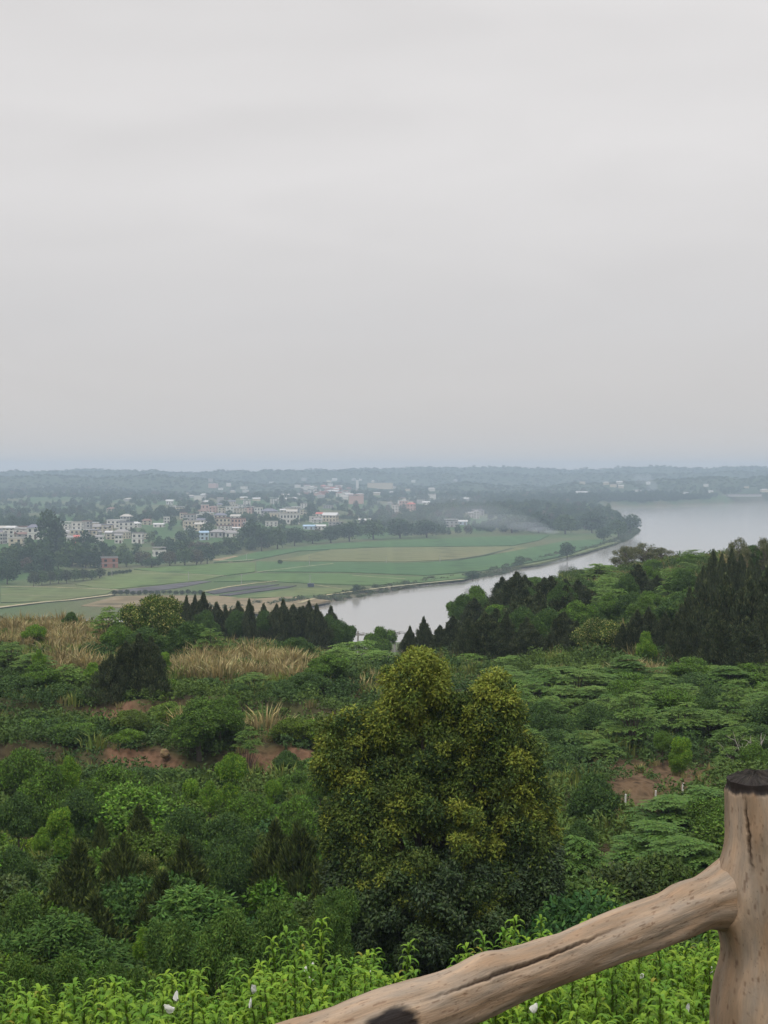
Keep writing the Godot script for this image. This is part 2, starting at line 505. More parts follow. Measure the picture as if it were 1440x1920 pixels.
func peach(kind: String, variants: int, h: float, w: float, shoots: int) -> void:
	for k in variants:
		begin()
		var canes := []
		for j in shoots:
			var q := sqrt((j + 0.5) / shoots); var a := j * 2.39996 + rng.randf_range(-0.3, 0.3)
			var foot := Vector3(cos(a) * q * w * 0.42, h * (0.62 - 0.22 * q * q) + rng.randf_range(-0.12, 0.08), sin(a) * q * w * 0.42)
			var lean := Vector3(cos(a) * q * 0.45, 1, sin(a) * q * 0.45).normalized()
			var len_ := rng.randf_range(0.4, 0.72) * (1.0 - 0.3 * q)
			canes.append([foot, foot + lean * len_])
			var young := rng.randf_range(0.25, 1.0)
			var count := int(len_ * 125)
			for f in count:
				var t := (f + 0.5) / count
				var b := f * 2.39996
				var out := (Vector3(cos(b), 0, sin(b)) + lean * 0.1).normalized()
				var c := Color(0.055, 0.14, 0.018).lerp(Color(0.165, 0.265, 0.026), clampf(young * (0.25 + 0.9 * t) + rng.randf_range(-0.15, 0.15), 0, 1))
				if rng.randf() < 0.012: c = Color(0.2, 0.19, 0.03)
				arching_leaf(foot + lean * len_ * t, out, rng.randf_range(0.09, 0.15) * (1.08 - 0.42 * t), rng.randf_range(0.016, 0.0235), rng.randf_range(0.5, 1.1) - 0.2 * (1 - t), rng.randf_range(0.9, 1.5), tone(c, 0.15))
		var crown := finish(M.peach_leaf)
		begin()
		tube([Vector3(0, -0.3, 0), Vector3(0.02, h * 0.2, 0), Vector3(0, h * 0.36, 0.01)], [0.06, 0.05, 0.04], 7, BARK)
		for p in canes:
			tube([Vector3(0, h * 0.28, 0), (p[0] as Vector3) * Vector3(0.6, 0.75, 0.6), p[0], p[1]], [0.016, 0.011, 0.007, 0.003], 4, Color(0.09, 0.11, 0.035))
		add_kind(kind, h, w, crown, finish(M.bark))

func grass_clump(m: String, count: int, h: float, spread: float, c1: Color, c2: Color, lean := 0.5) -> ArrayMesh:
	begin()
	for k in count:
		var a := rng.randf() * TAU; var o := Vector3(cos(a), 0, sin(a))
		var p := o * spread * sqrt(rng.randf()) * 0.5
		var L := h * rng.randf_range(0.55, 1.1); var w := rng.randf_range(0.02, 0.035) * (0.6 + h * 0.4)
		var side := Vector3(-o.z, 0, o.x).rotated(Vector3.UP, rng.randf_range(-1, 1)) * w
		var c := tone(c1.lerp(c2, rng.randf()), 0.2)
		var l := lean * rng.randf_range(0.2, 1.2)
		var mid := p + Vector3(0, L * 0.6, 0) + o * L * 0.18 * l; var tip := p + Vector3(0, L * (1 - 0.2 * l), 0) + o * L * 0.6 * l
		var n := V.size()
		V.append_array([p - side, p + side, mid + side * 0.8, mid - side * 0.8, tip])
		C.append_array([c, c, c, c, c])
		I.append_array([n, n + 1, n + 2, n, n + 2, n + 3, n + 3, n + 2, n + 4])
	return finish(M[m])

func weed_clump(count: int, r: float, h: float, L: float, c1: Color, c2: Color) -> ArrayMesh:
	begin()
	var out := []
	for k in 6:
		var a := rng.randf() * TAU
		out.append([Vector3(cos(a) * r * 0.5, h * rng.randf_range(0.3, 0.65), sin(a) * r * 0.5), h * 0.34, c1, c2, 0.35])
	lobe_crown(out, count, L, L * 0.5, 0.1, 0.35)
	return finish(M.leaf)

func blob_tree(leaves: int, h: float, w: float, L: float, conical := false) -> ArrayMesh:
	begin()
	var out := []
	var white := Color(1, 1, 1)
	if conical:
		for k in 9:
			var t := k / 9.0
			out.append([Vector3(rng.randf_range(-0.06, 0.06) * w, h * (0.1 + 0.85 * t), rng.randf_range(-0.06, 0.06) * w), w * 0.42 * (1 - 0.85 * t), white, white, 0.0])
	else:
		spread_lobes(Vector3(0, h * 0.52, 0), Vector3(w * 0.5, h * 0.5, w * 0.5), 11, w * 0.16, w * 0.27, white, white, 0, out)
	lobe_crown(out, leaves, L, L * 0.75, 0.1, 0.7)
	return finish(M.far_leaf)

func grow(kind: String, called: String, variant: int, at: Vector3, h: float, w: float, turn: float, label: String, category: String, group: String) -> Node3D:
	var k: Array = kit[kind][variant % kit[kind].size()]
	var o := base(called, at, turn)
	var wide: float = w / k[1]
	var tall: float = clampf(h / k[0], wide * 0.6, wide * 1.5)
	put("trunk", k[3], o, Transform3D(Basis.from_scale(Vector3(wide, h / k[0], wide)), Vector3.ZERO))
	put("crown", k[2], o, Transform3D(Basis.from_scale(Vector3(wide, tall, wide)), Vector3(0, h - tall * k[0], 0)))
	tag(o, label, category, group)
	return o

var planted := 0
func hill_plant(kind: String, called: String, u: float, top: float, d: float, wpx: float, label: String, category: String, group := "") -> Node3D:
	var p := on_hill(u, d)
	var y := EYE - (top - HORIZON) / F * d
	planted += 1
	var o := grow(kind, called, planted, p, maxf(y - p.y, 0.8), wpx * d / F, planted * 1.7, label, category, group)
	if kind in ["cypress", "olive_cypress"]:
		o.rotation.z = rng.randf_range(-0.07, 0.07)
		o.rotation.x = rng.randf_range(-0.05, 0.05)
	return o

# ---------------------------------------------------------------- camera, sky, light
func set_up_view() -> void:
	var cam := Camera3D.new()
	cam.name = "camera"
	cam.fov = rad_to_deg(2 * atan(960.0 / F))
	cam.near = 0.1
	cam.far = 20000
	add_child(cam)
	cam.position = Vector3(0, EYE, 0)
	cam.rotation.x = -atan((960.0 - HORIZON) / F)
	cam.current = true
	var sun := DirectionalLight3D.new()
	sun.name = "sun"
	sun.light_energy = 0.5
	sun.light_angular_distance = 40
	sun.light_color = Color(1, 0.97, 0.92)
	sun.shadow_enabled = true
	add_child(sun)
	sun.rotation = Vector3(deg_to_rad(-62), deg_to_rad(-30), 0)
	var e := Environment.new()
	e.background_mode = Environment.BG_SKY
	var sky := Sky.new()
	var pan := PanoramaSkyMaterial.new()
	pan.panorama = overcast()
	sky.sky_material = pan
	e.sky = sky
	e.tonemap_mode = Environment.TONE_MAPPER_LINEAR
	e.tonemap_exposure = 1.0
	e.sdfgi_enabled = true; e.ssao_enabled = true; e.ssil_enabled = true
	e.fog_enabled = true
	e.fog_density = 0.00028
	e.fog_light_color = Color(0.825, 0.913, 1.0)
	e.volumetric_fog_enabled = true
	e.volumetric_fog_density = 0.0
	var we := WorldEnvironment.new()
	we.name = "environment"
	we.environment = e
	add_child(we)

func overcast() -> ImageTexture:
	# an even overcast, a little greyer low down, with faint broad cloud bands
	var w := 1024; var h := 512
	var a := FastNoiseLite.new(); a.seed = 4; a.frequency = 0.9; a.fractal_octaves = 4
	var im := Image.create(w, h, false, Image.FORMAT_RGBF)
	for y in h:
		var up := PI * (0.5 - (y + 0.5) / h)
		var s := clampf(up / deg_to_rad(13.5), 0, 1)
		s = s * s * (3 - 2 * s)
		for x in w:
			var t := TAU * x / w
			var dir := Vector3(cos(t) * cos(up), sin(up) * 5.0, sin(t) * cos(up))
			dir += Vector3.ONE * a.get_noise_3d(dir.x * 0.8 - 5, dir.y * 0.8, dir.z * 0.8) * 0.8
			var c := a.get_noise_3d(dir.x * 1.6, dir.y * 1.6, dir.z * 1.6)
			var c2 := a.get_noise_3d(dir.x * 4.5 + 7, dir.y * 4.5, dir.z * 4.5)
			# as in any overcast, the sky grows brighter towards the zenith
			var k := (lerpf(0.6, 0.73, s) + 1.1 * smoothstep(0.3, 1.0, sin(up))) * (1 + (0.07 * c + 0.045 * c2) * (0.3 + 0.7 * s))
			var low := 1 - clampf(up / deg_to_rad(6), 0, 1)          # a dingy, warmer grey low over the land
			im.set_pixel(x, y, Color(k * (1.018 + 0.05 * low), k * (0.996 + 0.01 * low), k * (0.994 - 0.04 * low)))
	return ImageTexture.create_from_image(im)

# ---------------------------------------------------------------- ground, river, fields
# bare or dry places on the hill as [x, d, half width, half depth]
const RED_SOIL := [[-14.0, 75.2, 2.4, 0.9], [-11.3, 66.0, 1.8, 0.9], [-4.6, 65.8, 2.6, 1.2], [-5.6, 62.4, 1.0, 0.5], [-1.2, 74.4, 1.5, 0.6]]
const BROWN_SOIL := [[12.4, 62.3, 4.0, 2.8], [11.6, 58.6, 2.6, 3.2], [8.2, 44.5, 1.2, 4.5], [9.6, 54.0, 1.3, 3.0], [14.5, 64.0, 2.0, 1.4]]
const DRY_GRASS := [[-28.0, 108.0, 5.6, 10.0], [-22.5, 103.0, 2.2, 5.0], [-11.3, 90.0, 2.7, 5.5], [-7.2, 91.5, 3.2, 6.5], [-10.5, 86.0, 2.8, 2.4], [-20.0, 89.0, 2.2, 2.2], [16.5, 88.5, 1.3, 2.4], [42.0, 150.0, 4.0, 12.0], [9.0, 160.0, 3.0, 9.0], [21.0, 150.0, 2.0, 3.0], [-6.0, 69.5, 3.5, 1.4]]

func inside(spots: Array, x: float, d: float) -> float:
	var best := 0.0
	for s in spots:
		var q := Vector2((x - s[0]) / s[2], (d - s[1]) / s[3]).length()
		best = maxf(best, 1.25 - q + soft.get_noise_2d(x * 22, d * 22) * 0.45)
	return clampf(best * 3.0, 0, 1)

func ground_colour(x: float, d: float, y: float) -> Color:
	var n := soft.get_noise_2d(x * 3 + 50, d * 3)
	if d < 460:
		var c := Color(0.055, 0.062, 0.026).lerp(Color(0.085, 0.07, 0.04), clampf(n * 1.5 + 0.4, 0, 1))
		c = c.lerp(Color(0.2, 0.15, 0.085), inside(DRY_GRASS, x, d) * 0.8)
		c = c.lerp(Color(0.12, 0.082, 0.05), inside(BROWN_SOIL, x, d))
		c = c.lerp(Color(0.165, 0.1, 0.064), inside(RED_SOIL, x, d))
		return c
	var m := soft.get_noise_2d(x * 0.5, d * 0.25)
	if y < 1.2 and d < 3000: return Color(0.16, 0.14, 0.1)
	if d < along(FIELD_EDGE, x): return Color(0.085, 0.13, 0.05).lerp(Color(0.14, 0.14, 0.075), clampf(m + 0.4, 0, 1))
	if d > 2750: return Color(0.045, 0.078, 0.036).lerp(Color(0.065, 0.09, 0.042), clampf(m + 0.4, 0, 1))      # closed woodland on the hills
	return Color(0.07, 0.13, 0.05).lerp(Color(0.15, 0.14, 0.075), clampf(m * 1.3 + 0.25, 0, 1))

func build_ground() -> void:
	# one sheet, polar about a point behind the viewer so that it is fine near and coarse far away
	begin()
	var cols := 330; var rows := 520
	var back := 30.0
	for r in rows + 1:
		var rad := 12.0 * pow(5250.0 / 12.0, float(r) / rows)
		for c in cols + 1:
			var a := deg_to_rad(lerpf(-36, 36, float(c) / cols))
			var x := sin(a) * rad; var d := cos(a) * rad - back
			var y := land(x, d)
			V.append(Vector3(x, y, -d)); C.append(ground_colour(x, d, y))
	for r in rows:
		for c in cols:
			var n := r * (cols + 1) + c
			I.append_array([n, n + cols + 1, n + 1, n + 1, n + cols + 1, n + cols + 2])
	smooth()
	tag(put("ground", finish(M.soil)), "", "", "", "structure")
	begin()
	V.append_array([Vector3(-700, 0, -440), Vector3(2600, 0, -440), Vector3(2600, 0, -4400), Vector3(-700, 0, -4400)])
	I.append_array([0, 2, 1, 0, 3, 2])
	N.resize(4); N.fill(Vector3.UP)
	tag(put("river", finish(M.water)), "", "", "", "structure")

func sheet(called: String, outline: Array, h: float, c1: Color, c2: Color, stripes := 0.0) -> void:
	# a crop stand or bare plot: a low slab on the plain with an uneven top
	var p := PackedVector2Array()
	for q in outline:
		var w := spot(q[0], q[1], PLAIN)
		p.append(Vector2(w.x, -w.z))
	if Geometry2D.is_polygon_clockwise(p): p.reverse()
	begin()
	var lo := p[0]; var hi := p[0]
	for q in p:
		lo = lo.min(q); hi = hi.max(q)
	var y := PLAIN + h
	var t := Geometry2D.triangulate_polygon(p)
	for q in p:
		V.append(Vector3(q.x, y, -q.y)); C.append(c1.lerp(c2, rng.randf()))
	for k in range(0, t.size(), 3):
		var a := p[t[k]]; var b := p[t[k + 1]]; var e := p[t[k + 2]]
		if (b - a).cross(e - a) > 0: I.append_array([t[k], t[k + 2], t[k + 1]])
		else: I.append_array([t[k], t[k + 1], t[k + 2]])
	for k in p.size():
		var a := p[k]; var b := p[(k + 1) % p.size()]; var n := V.size()
		V.append_array([Vector3(a.x, y, -a.y), Vector3(b.x, y, -b.y), Vector3(b.x, PLAIN - 0.6, -b.y), Vector3(a.x, PLAIN - 0.6, -a.y)])
		C.append_array([c1, c1, c1, c1])
		I.append_array([n, n + 1, n + 2, n, n + 2, n + 3])
	tag(put(called, finish(M.crop)), "", "", "", "structure")

func strip(called: String, line: Array, w: float, c: Color, y := PLAIN + 0.55) -> void:
	begin()
	var pts := []
	for q in line:
		pts.append(spot(q[0], q[1], PLAIN))
	for k in pts.size():
		var t: Vector3 = (pts[mini(k + 1, pts.size() - 1)] - pts[maxi(k - 1, 0)]).normalized()
		var s := Vector3(-t.z, 0, t.x) * w * 0.5
		for e in [s, -s]:
			V.append(Vector3(pts[k].x + e.x, y, pts[k].z + e.z)); C.append(tone(c, 0.1))
	for k in pts.size() - 1:
		var n := k * 2
		I.append_array([n, n + 1, n + 2, n + 1, n + 3, n + 2])
	tag(put(called, finish(M.crop)), "", "", "", "structure")

func build_fields() -> void:
	var green := Color(0.075, 0.14, 0.048); var deep := Color(0.06, 0.125, 0.05); var olive := Color(0.14, 0.155, 0.068); var lime := Color(0.115, 0.17, 0.056)
	var tan_ := Color(0.24, 0.19, 0.12); var mulch := Color(0.085, 0.08, 0.09)
	sheet("crop_field", [[400, 1056], [482, 1036], [640, 1019], [880, 1008], [1030, 1004], [1010, 1014], [960, 1024], [700, 1027], [560, 1034], [470, 1052]], 0.5, deep, green)
	sheet("crop_field", [[620, 1031], [720, 1027], [965, 1025], [1000, 1029], [900, 1043], [860, 1049], [760, 1054], [520, 1052]], 0.3, olive, tan_.lerp(olive, 0.6))
	sheet("crop_field", [[480, 1054], [760, 1057], [870, 1051], [960, 1035], [1060, 1015], [1120, 1012], [1150, 1014], [1110, 1026], [1040, 1046], [960, 1062], [900, 1072], [800, 1080], [640, 1074], [480, 1073]], 0.5, green, deep)
	sheet("crop_field", [[400, 1092], [480, 1076], [640, 1077], [780, 1083], [900, 1076], [870, 1086], [800, 1092], [700, 1099], [600, 1096], [480, 1090]], 0.45, green, lime)
	sheet("crop_field", [[0, 1104], [190, 1101], [212, 1108], [200, 1115], [90, 1129], [0, 1131]], 0.4, green.lerp(olive, 0.6), olive)
	sheet("crop_field", [[-60, 1134], [60, 1133], [0, 1141], [-60, 1145]], 0.4, green.lerp(olive, 0.5), olive)
	sheet("crop_field", [[140, 1097], [190, 1084], [250, 1070], [420, 1080], [380, 1089], [290, 1098], [212, 1106]], 0.35, lime, olive)
	sheet("crop_field", [[250, 1068], [400, 1058], [478, 1056], [478, 1073], [425, 1080], [300, 1074]], 0.45, green, lime)
	sheet("crop_field", [[430, 1124], [560, 1104], [690, 1103], [590, 1118], [480, 1122]], 0.3, lime, olive)
	sheet("crop_field", [[960, 1064], [1050, 1047], [1140, 1018], [1160, 1017], [1100, 1035], [1010, 1058]], 0.35, olive, lime)
	sheet("mulched_plot", [[385, 1111], [440, 1102], [523, 1097], [500, 1101], [400, 1115]], 0.35, mulch, mulch * 0.7)
	sheet("mulched_plot", [[410, 1117], [500, 1103], [556, 1099], [540, 1103], [430, 1118]], 0.35, mulch * 0.8, mulch)
	sheet("mulched_plot", [[215, 1109], [290, 1100], [370, 1091], [396, 1091], [330, 1104], [250, 1114]], 0.3, mulch * 1.35, mulch * 1.1)
	sheet("bare_plot", [[150, 1137], [215, 1119], [300, 1117], [400, 1118], [330, 1132], [240, 1141]], 0.2, tan_, tan_ * 0.85)
	sheet("bare_plot", [[300, 1122], [400, 1118], [480, 1124], [540, 1119], [620, 1127], [560, 1139], [500, 1150], [380, 1145]], 0.25, tan_ * 1.1, tan_ * 0.8)
	sheet("bare_plot", [[398, 1050], [440, 1043], [470, 1048], [430, 1055]], 0.3, tan_, tan_ * 1.2)
	var path := Color(0.36, 0.31, 0.24)
	strip("path", [[-60, 1150], [0, 1141], [80, 1131], [130, 1127], [215, 1116.5]], 3.2, path)
	strip("path", [[0, 1101.5], [100, 1103], [220, 1108]], 1.8, path)
	strip("path", [[250, 1077], [330, 1078], [424, 1082]], 1.4, path * 0.9)
	strip("path", [[378, 1112], [430, 1102], [480, 1095], [520, 1091]], 2.0, path * 0.9)
	strip("path", [[480, 1074.5], [560, 1065], [625, 1058]], 1.6, path)
	strip("path", [[560, 1133], [610, 1118], [700, 1106], [760, 1099], [830, 1092], [870, 1088]], 2.4, path)
	strip("path", [[660, 1080.5], [760, 1087.5]], 1.4, path)
	strip("path", [[585, 1098], [640, 1106]], 1.2, path * 0.9)
	strip("path", [[790, 1057], [860, 1050], [905, 1043], [962, 1029]], 3.0, Color(0.05, 0.07, 0.04))
	strip("path", [[400, 1052], [440, 1053], [480, 1050]], 2.0, path)
	strip("path", [[0, 1117], [70, 1119], [130, 1120]], 1.2, path * 0.8)

func build_kit() -> void:
	var mid := Color(0.074, 0.124, 0.03); var blue := Color(0.05, 0.09, 0.031); var fresh := Color(0.095, 0.185, 0.026); var yel := Color(0.15, 0.225, 0.03)
	broadleaf("bush", 4, 2.6, 3.2, 60, 24000, 0.13, 0.068, mid, fresh, 0.3)
	broadleaf("dark_bush", 3, 2.6, 3.2, 60, 24000, 0.13, 0.068, blue, mid, 0.25)
	broadleaf("fresh_bush", 3, 2.4, 2.2, 50, 17000, 0.11, 0.06, fresh, yel, 0.35)
	broadleaf("tall_tree", 3, 4.2, 3.4, 80, 32000, 0.13, 0.065, mid, fresh, 0.15)
	broadleaf("blossom_tree", 2, 4.0, 4.6, 60, 22000, 0.15, 0.075, Color(0.055, 0.09, 0.022), Color(0.26, 0.26, 0.1), 0.3)
	broadleaf("near_bush", 3, 3.0, 2.6, 60, 46000, 0.11, 0.037, Color(0.055, 0.105, 0.028), Color(0.085, 0.14, 0.034), 0.4, "leaf", 0.6)
	cypress("cypress", 4, 5.0, 2.6, 15000, Color(0.046, 0.06, 0.036), Color(0.088, 0.098, 0.052), 0.24)
	cypress("olive_cypress", 3, 3.4, 1.6, 17000, Color(0.05, 0.068, 0.026), Color(0.1, 0.125, 0.036), 0.17)
	umbrella_shrub("umbrella_shrub", 4, 2.6, 3.6, 30, 11, Color(0.06, 0.115, 0.028), Color(0.115, 0.175, 0.042))
	umbrella_shrub("fresh_umbrella_shrub", 2, 2.2, 3.2, 28, 11, Color(0.08, 0.15, 0.03), Color(0.125, 0.19, 0.045))
	umbrella_shrub("feathery_shrub", 2, 2.8, 3.0, 70, 10, Color(0.05, 0.1, 0.026), Color(0.08, 0.14, 0.03), 0.5)
	sparse_tree("gum_tree", 3, 5.0, 5.2, 5200, Color(0.085, 0.095, 0.055), Color(0.14, 0.14, 0.08))
	peach("peach_tree", 4, 2.1, 1.4, 150)

# ---------------------------------------------------------------- the far side: trees, houses, poles
func build_far_woods() -> void:
	var shapes := [blob_tree(260, 8, 8, 1.5), blob_tree(260, 10, 7, 1.4), blob_tree(220, 7, 9, 1.5), blob_tree(200, 11, 5, 1.2, true)]
	var where := [[], [], [], []]; var tints := [[], [], [], []]
	var placed := 0
	var d := 700.0
	while placed < 60000 and d < 4900:
		# a band at this distance: trees at random bearings, thinned by noise so that fields and hamlets stay open
		var step := 5.0 + d * 0.0036
		var x := -0.30 * d
		while x < 0.30 * d:
			x += step * rng.randf_range(0.6, 1.5)
			var dd := d + rng.randf_range(-0.7, 0.7) * step
			var past := dd - along(FIELD_EDGE, x)
			if past < 4: continue
			var open := soft.get_noise_2d(x * 0.55 + 300, dd * 0.28)
			var belt := clampf(1 - absf(past - 60) / 90, 0, 1)
			var keep := 0.42 + belt * 0.5 - maxf(0, open) * 2.6
			if dd > 2400: keep = 0.75 - maxf(0, open) * 0.9
			var s := river_side(x, dd)
			if dd > 2200 and s > -330 and x / dd < 0.236: keep = 0.97
			if Vector2(x - 150, (dd - 1650) * 0.5).length() < 150: keep = 0.95
			if rng.randf() > keep: continue
			if s > -12: continue
			if house_near(x, dd): continue
			var k := 3 if rng.randf() < 0.1 else rng.randi() % 3
			var z := rng.randf_range(0.5, 1.1) * (1.0 if dd < 2400 else 1.0 + minf((dd - 2400) / 3000.0, 0.5))
			var b := Basis(Vector3.UP, rng.randf() * TAU).scaled(Vector3(z, z * rng.randf_range(0.75, 1.15) * (0.42 if dd > 2900 else 1.0), z))
			where[k].append(Transform3D(b, Vector3(x, land(x, dd) - 0.4, -dd)))
			var t := rng.randf_range(0.7, 1.25)
			var c := Color(0.034, 0.068, 0.03).lerp(Color(0.085, 0.12, 0.035), rng.randf() * rng.randf())
			if rng.randf() < 0.06: c = Color(0.1, 0.085, 0.06)
			tints[k].append(Color(c.r * t, c.g * t, c.b * t))
			placed += 1
		d += step * 0.95
	# the wooded far shore right of the river bend
	for n in 900:
		var k := rng.randi() % 3; var q := rng.randi_range(15, 17)
		var a := river_line[q]; var b := river_line[q + 1]
		var p := a.lerp(b, rng.randf()) + (b - a).normalized().rotated(PI / 2) * rng.randf_range(9, 190)
		if river_side(p.x, p.y) > -8 or p.x / p.y > 0.245: continue
		var z := rng.randf_range(0.8, 1.35)
		where[k].append(Transform3D(Basis(Vector3.UP, rng.randf() * TAU).scaled(Vector3(z, z, z)), Vector3(p.x, land(p.x, p.y) - 0.4, -p.y)))
		tints[k].append(Color(0.036, 0.066, 0.032) * rng.randf_range(0.8, 1.2))
	for k in 4:
		stuff("woodland", shapes[k], where[k], tints[k], ["rounded trees massed round the village and on the far hills", "tall rounded trees massed beyond the fields", "low spreading trees massed beyond the fields", "pointed conifers dotted through the far woods"][k], "woodland")
	print("far trees ", placed)

var house_spots := []
func house_near(x: float, d: float) -> bool:
	for h in house_spots:
		if absf(x - h.x) < h.z and d < h.y + 5 and d > h.y - h.w: return true
	return false

func plain_material(called: String, c: Color, rough := 0.9) -> StandardMaterial3D:
	var m := StandardMaterial3D.new()
	m.resource_name = called
	m.albedo_color = c.linear_to_srgb()
	m.roughness = rough
	m.metallic_specular = 0.3
	return m

var walls := {}
var roofs := {}
var roof_shapes := {}
func roof_mesh(shape: String) -> ArrayMesh:
	if roof_shapes.has(shape): return roof_shapes[shape]
	begin()
	if shape == "hip" or shape == "gable":
		var q := 0.22 if shape == "hip" else 0.5
		var b := [Vector3(-0.5, 0, 0.5), Vector3(0.5, 0, 0.5), Vector3(0.5, 0, -0.5), Vector3(-0.5, 0, -0.5)]
		var r := [Vector3(-q, 1, 0), Vector3(q, 1, 0)]
		for f in [[b[0], b[1], r[1], r[0]], [b[2], b[3], r[0], r[1]], [b[1], b[2], r[1], r[1]], [b[3], b[0], r[0], r[0]], [b[3], b[2], b[1], b[0]]]:
			var n := V.size()
			for p in f: V.append(p)
			I.append_array([n, n + 2, n + 1, n, n + 3, n + 2])
	else:
		box(Vector3(-0.5, 0, -0.5), Vector3(0.5, 0.35, 0.5), Color.WHITE)
		for e in [[Vector3(-0.5, 0.351, 0.46), Vector3(0.5, 1, 0.5)], [Vector3(-0.5, 0.351, -0.5), Vector3(0.5, 1, -0.46)], [Vector3(-0.5, 0.351, -0.459), Vector3(-0.46, 1, 0.459)], [Vector3(0.46, 0.351, -0.459), Vector3(0.5, 1, 0.459)]]:
			box(e[0], e[1], Color.WHITE)
		C = PackedColorArray()
	roof_shapes[shape] = finish(null)
	return roof_shapes[shape]

func house(u: float, v: float, top: float, wpx: float, storeys: int, wall: String, roof: String, shape: String, label: String, category := "house", group := "", called := "village_house") -> void:
	var p := ground_at(u, v)
	var d := -p.z
	var w := wpx * d / F * 1.08
	var h := (v - top) * d / F * 1.12
	var deep := clampf(w * rng.randf_range(0.6, 0.85), 5, 14)
	var o := base(called, p, rng.randf_range(-0.45, 0.35))
	house_spots.append(Vector4(p.x, d, w * 0.5 + 3, 40 + 0.04 * d))
	var rh := 0.75 if shape == "flat" else (minf(h * 0.32, w * 0.2) if shape != "canopy" else 0.3)
	var wh := h - rh - (1.6 if shape == "canopy" else 0.0)
	var unit: BoxMesh = kit["unit_box"]
	var a := put("wall", unit, o, Transform3D(Basis.from_scale(Vector3(w, wh + 1.2, deep)), Vector3(0, (wh - 1.2) / 2, 0)))
	a.material_override = walls[wall]
	var r: MeshInstance3D
	if shape == "canopy":
		r = put("roof", unit, o, Transform3D(Basis.from_euler(Vector3(0.05, 0, 0)).scaled(Vector3(w * 1.06, rh, deep * 1.1)), Vector3(0, wh + 1.6 + rh / 2, 0)))
		for s in [-1, 1]:
			for t in [-1, 1]:
				var q := put("roof_post", unit, o, Transform3D(Basis.from_scale(Vector3(0.3, 1.75, 0.3)), Vector3(s * w * 0.44, wh + 0.87, t * deep * 0.42)))
				q.material_override = walls["grey"]
	else:
		var over := 1.05 if shape == "flat" else 1.14
		r = put("roof", roof_mesh(shape), o, Transform3D(Basis.from_scale(Vector3(w * over, rh, deep * over)), Vector3(0, wh + 0.002, 0)))
	r.material_override = roofs[roof]
	tag(o, label, category, group)
	if d > 2100: return
	var cols := maxi(2, int(w / 3.4)); var floor_h := wh / storeys
	for f in storeys:
		for c in cols:
			var x := (c + 0.5) / cols * w - w / 2
			if f == 0 and c == cols / 2:
				var door := put("door", unit, o, Transform3D(Basis.from_scale(Vector3(1.5, floor_h * 0.78, 0.12)), Vector3(x, floor_h * 0.39, deep / 2 + 0.03)))
				door.material_override = walls["door"]
				continue
			var g := put("window", unit, o, Transform3D(Basis.from_scale(Vector3(minf(1.7, w / cols * 0.62), floor_h * 0.5, 0.12)), Vector3(x, floor_h * (f + 0.52), deep / 2 + 0.03)))
			g.material_override = M.window_glass
		for c in 2:
			for s in [-1, 1]:
				var g := put("window", unit, o, Transform3D(Basis.from_scale(Vector3(0.12, floor_h * 0.46, 1.3)), Vector3(s * (w / 2 + 0.03), floor_h * (f + 0.52), (c - 0.5) * deep * 0.5)))
				g.material_override = M.window_glass
		if f > 0 and shape != "gable":
			var b := put("floor_band", unit, o, Transform3D(Basis.from_scale(Vector3(w + 0.3, 0.25, deep + 0.3)), Vector3(0, floor_h * f, 0)))
			b.material_override = walls["grey"]

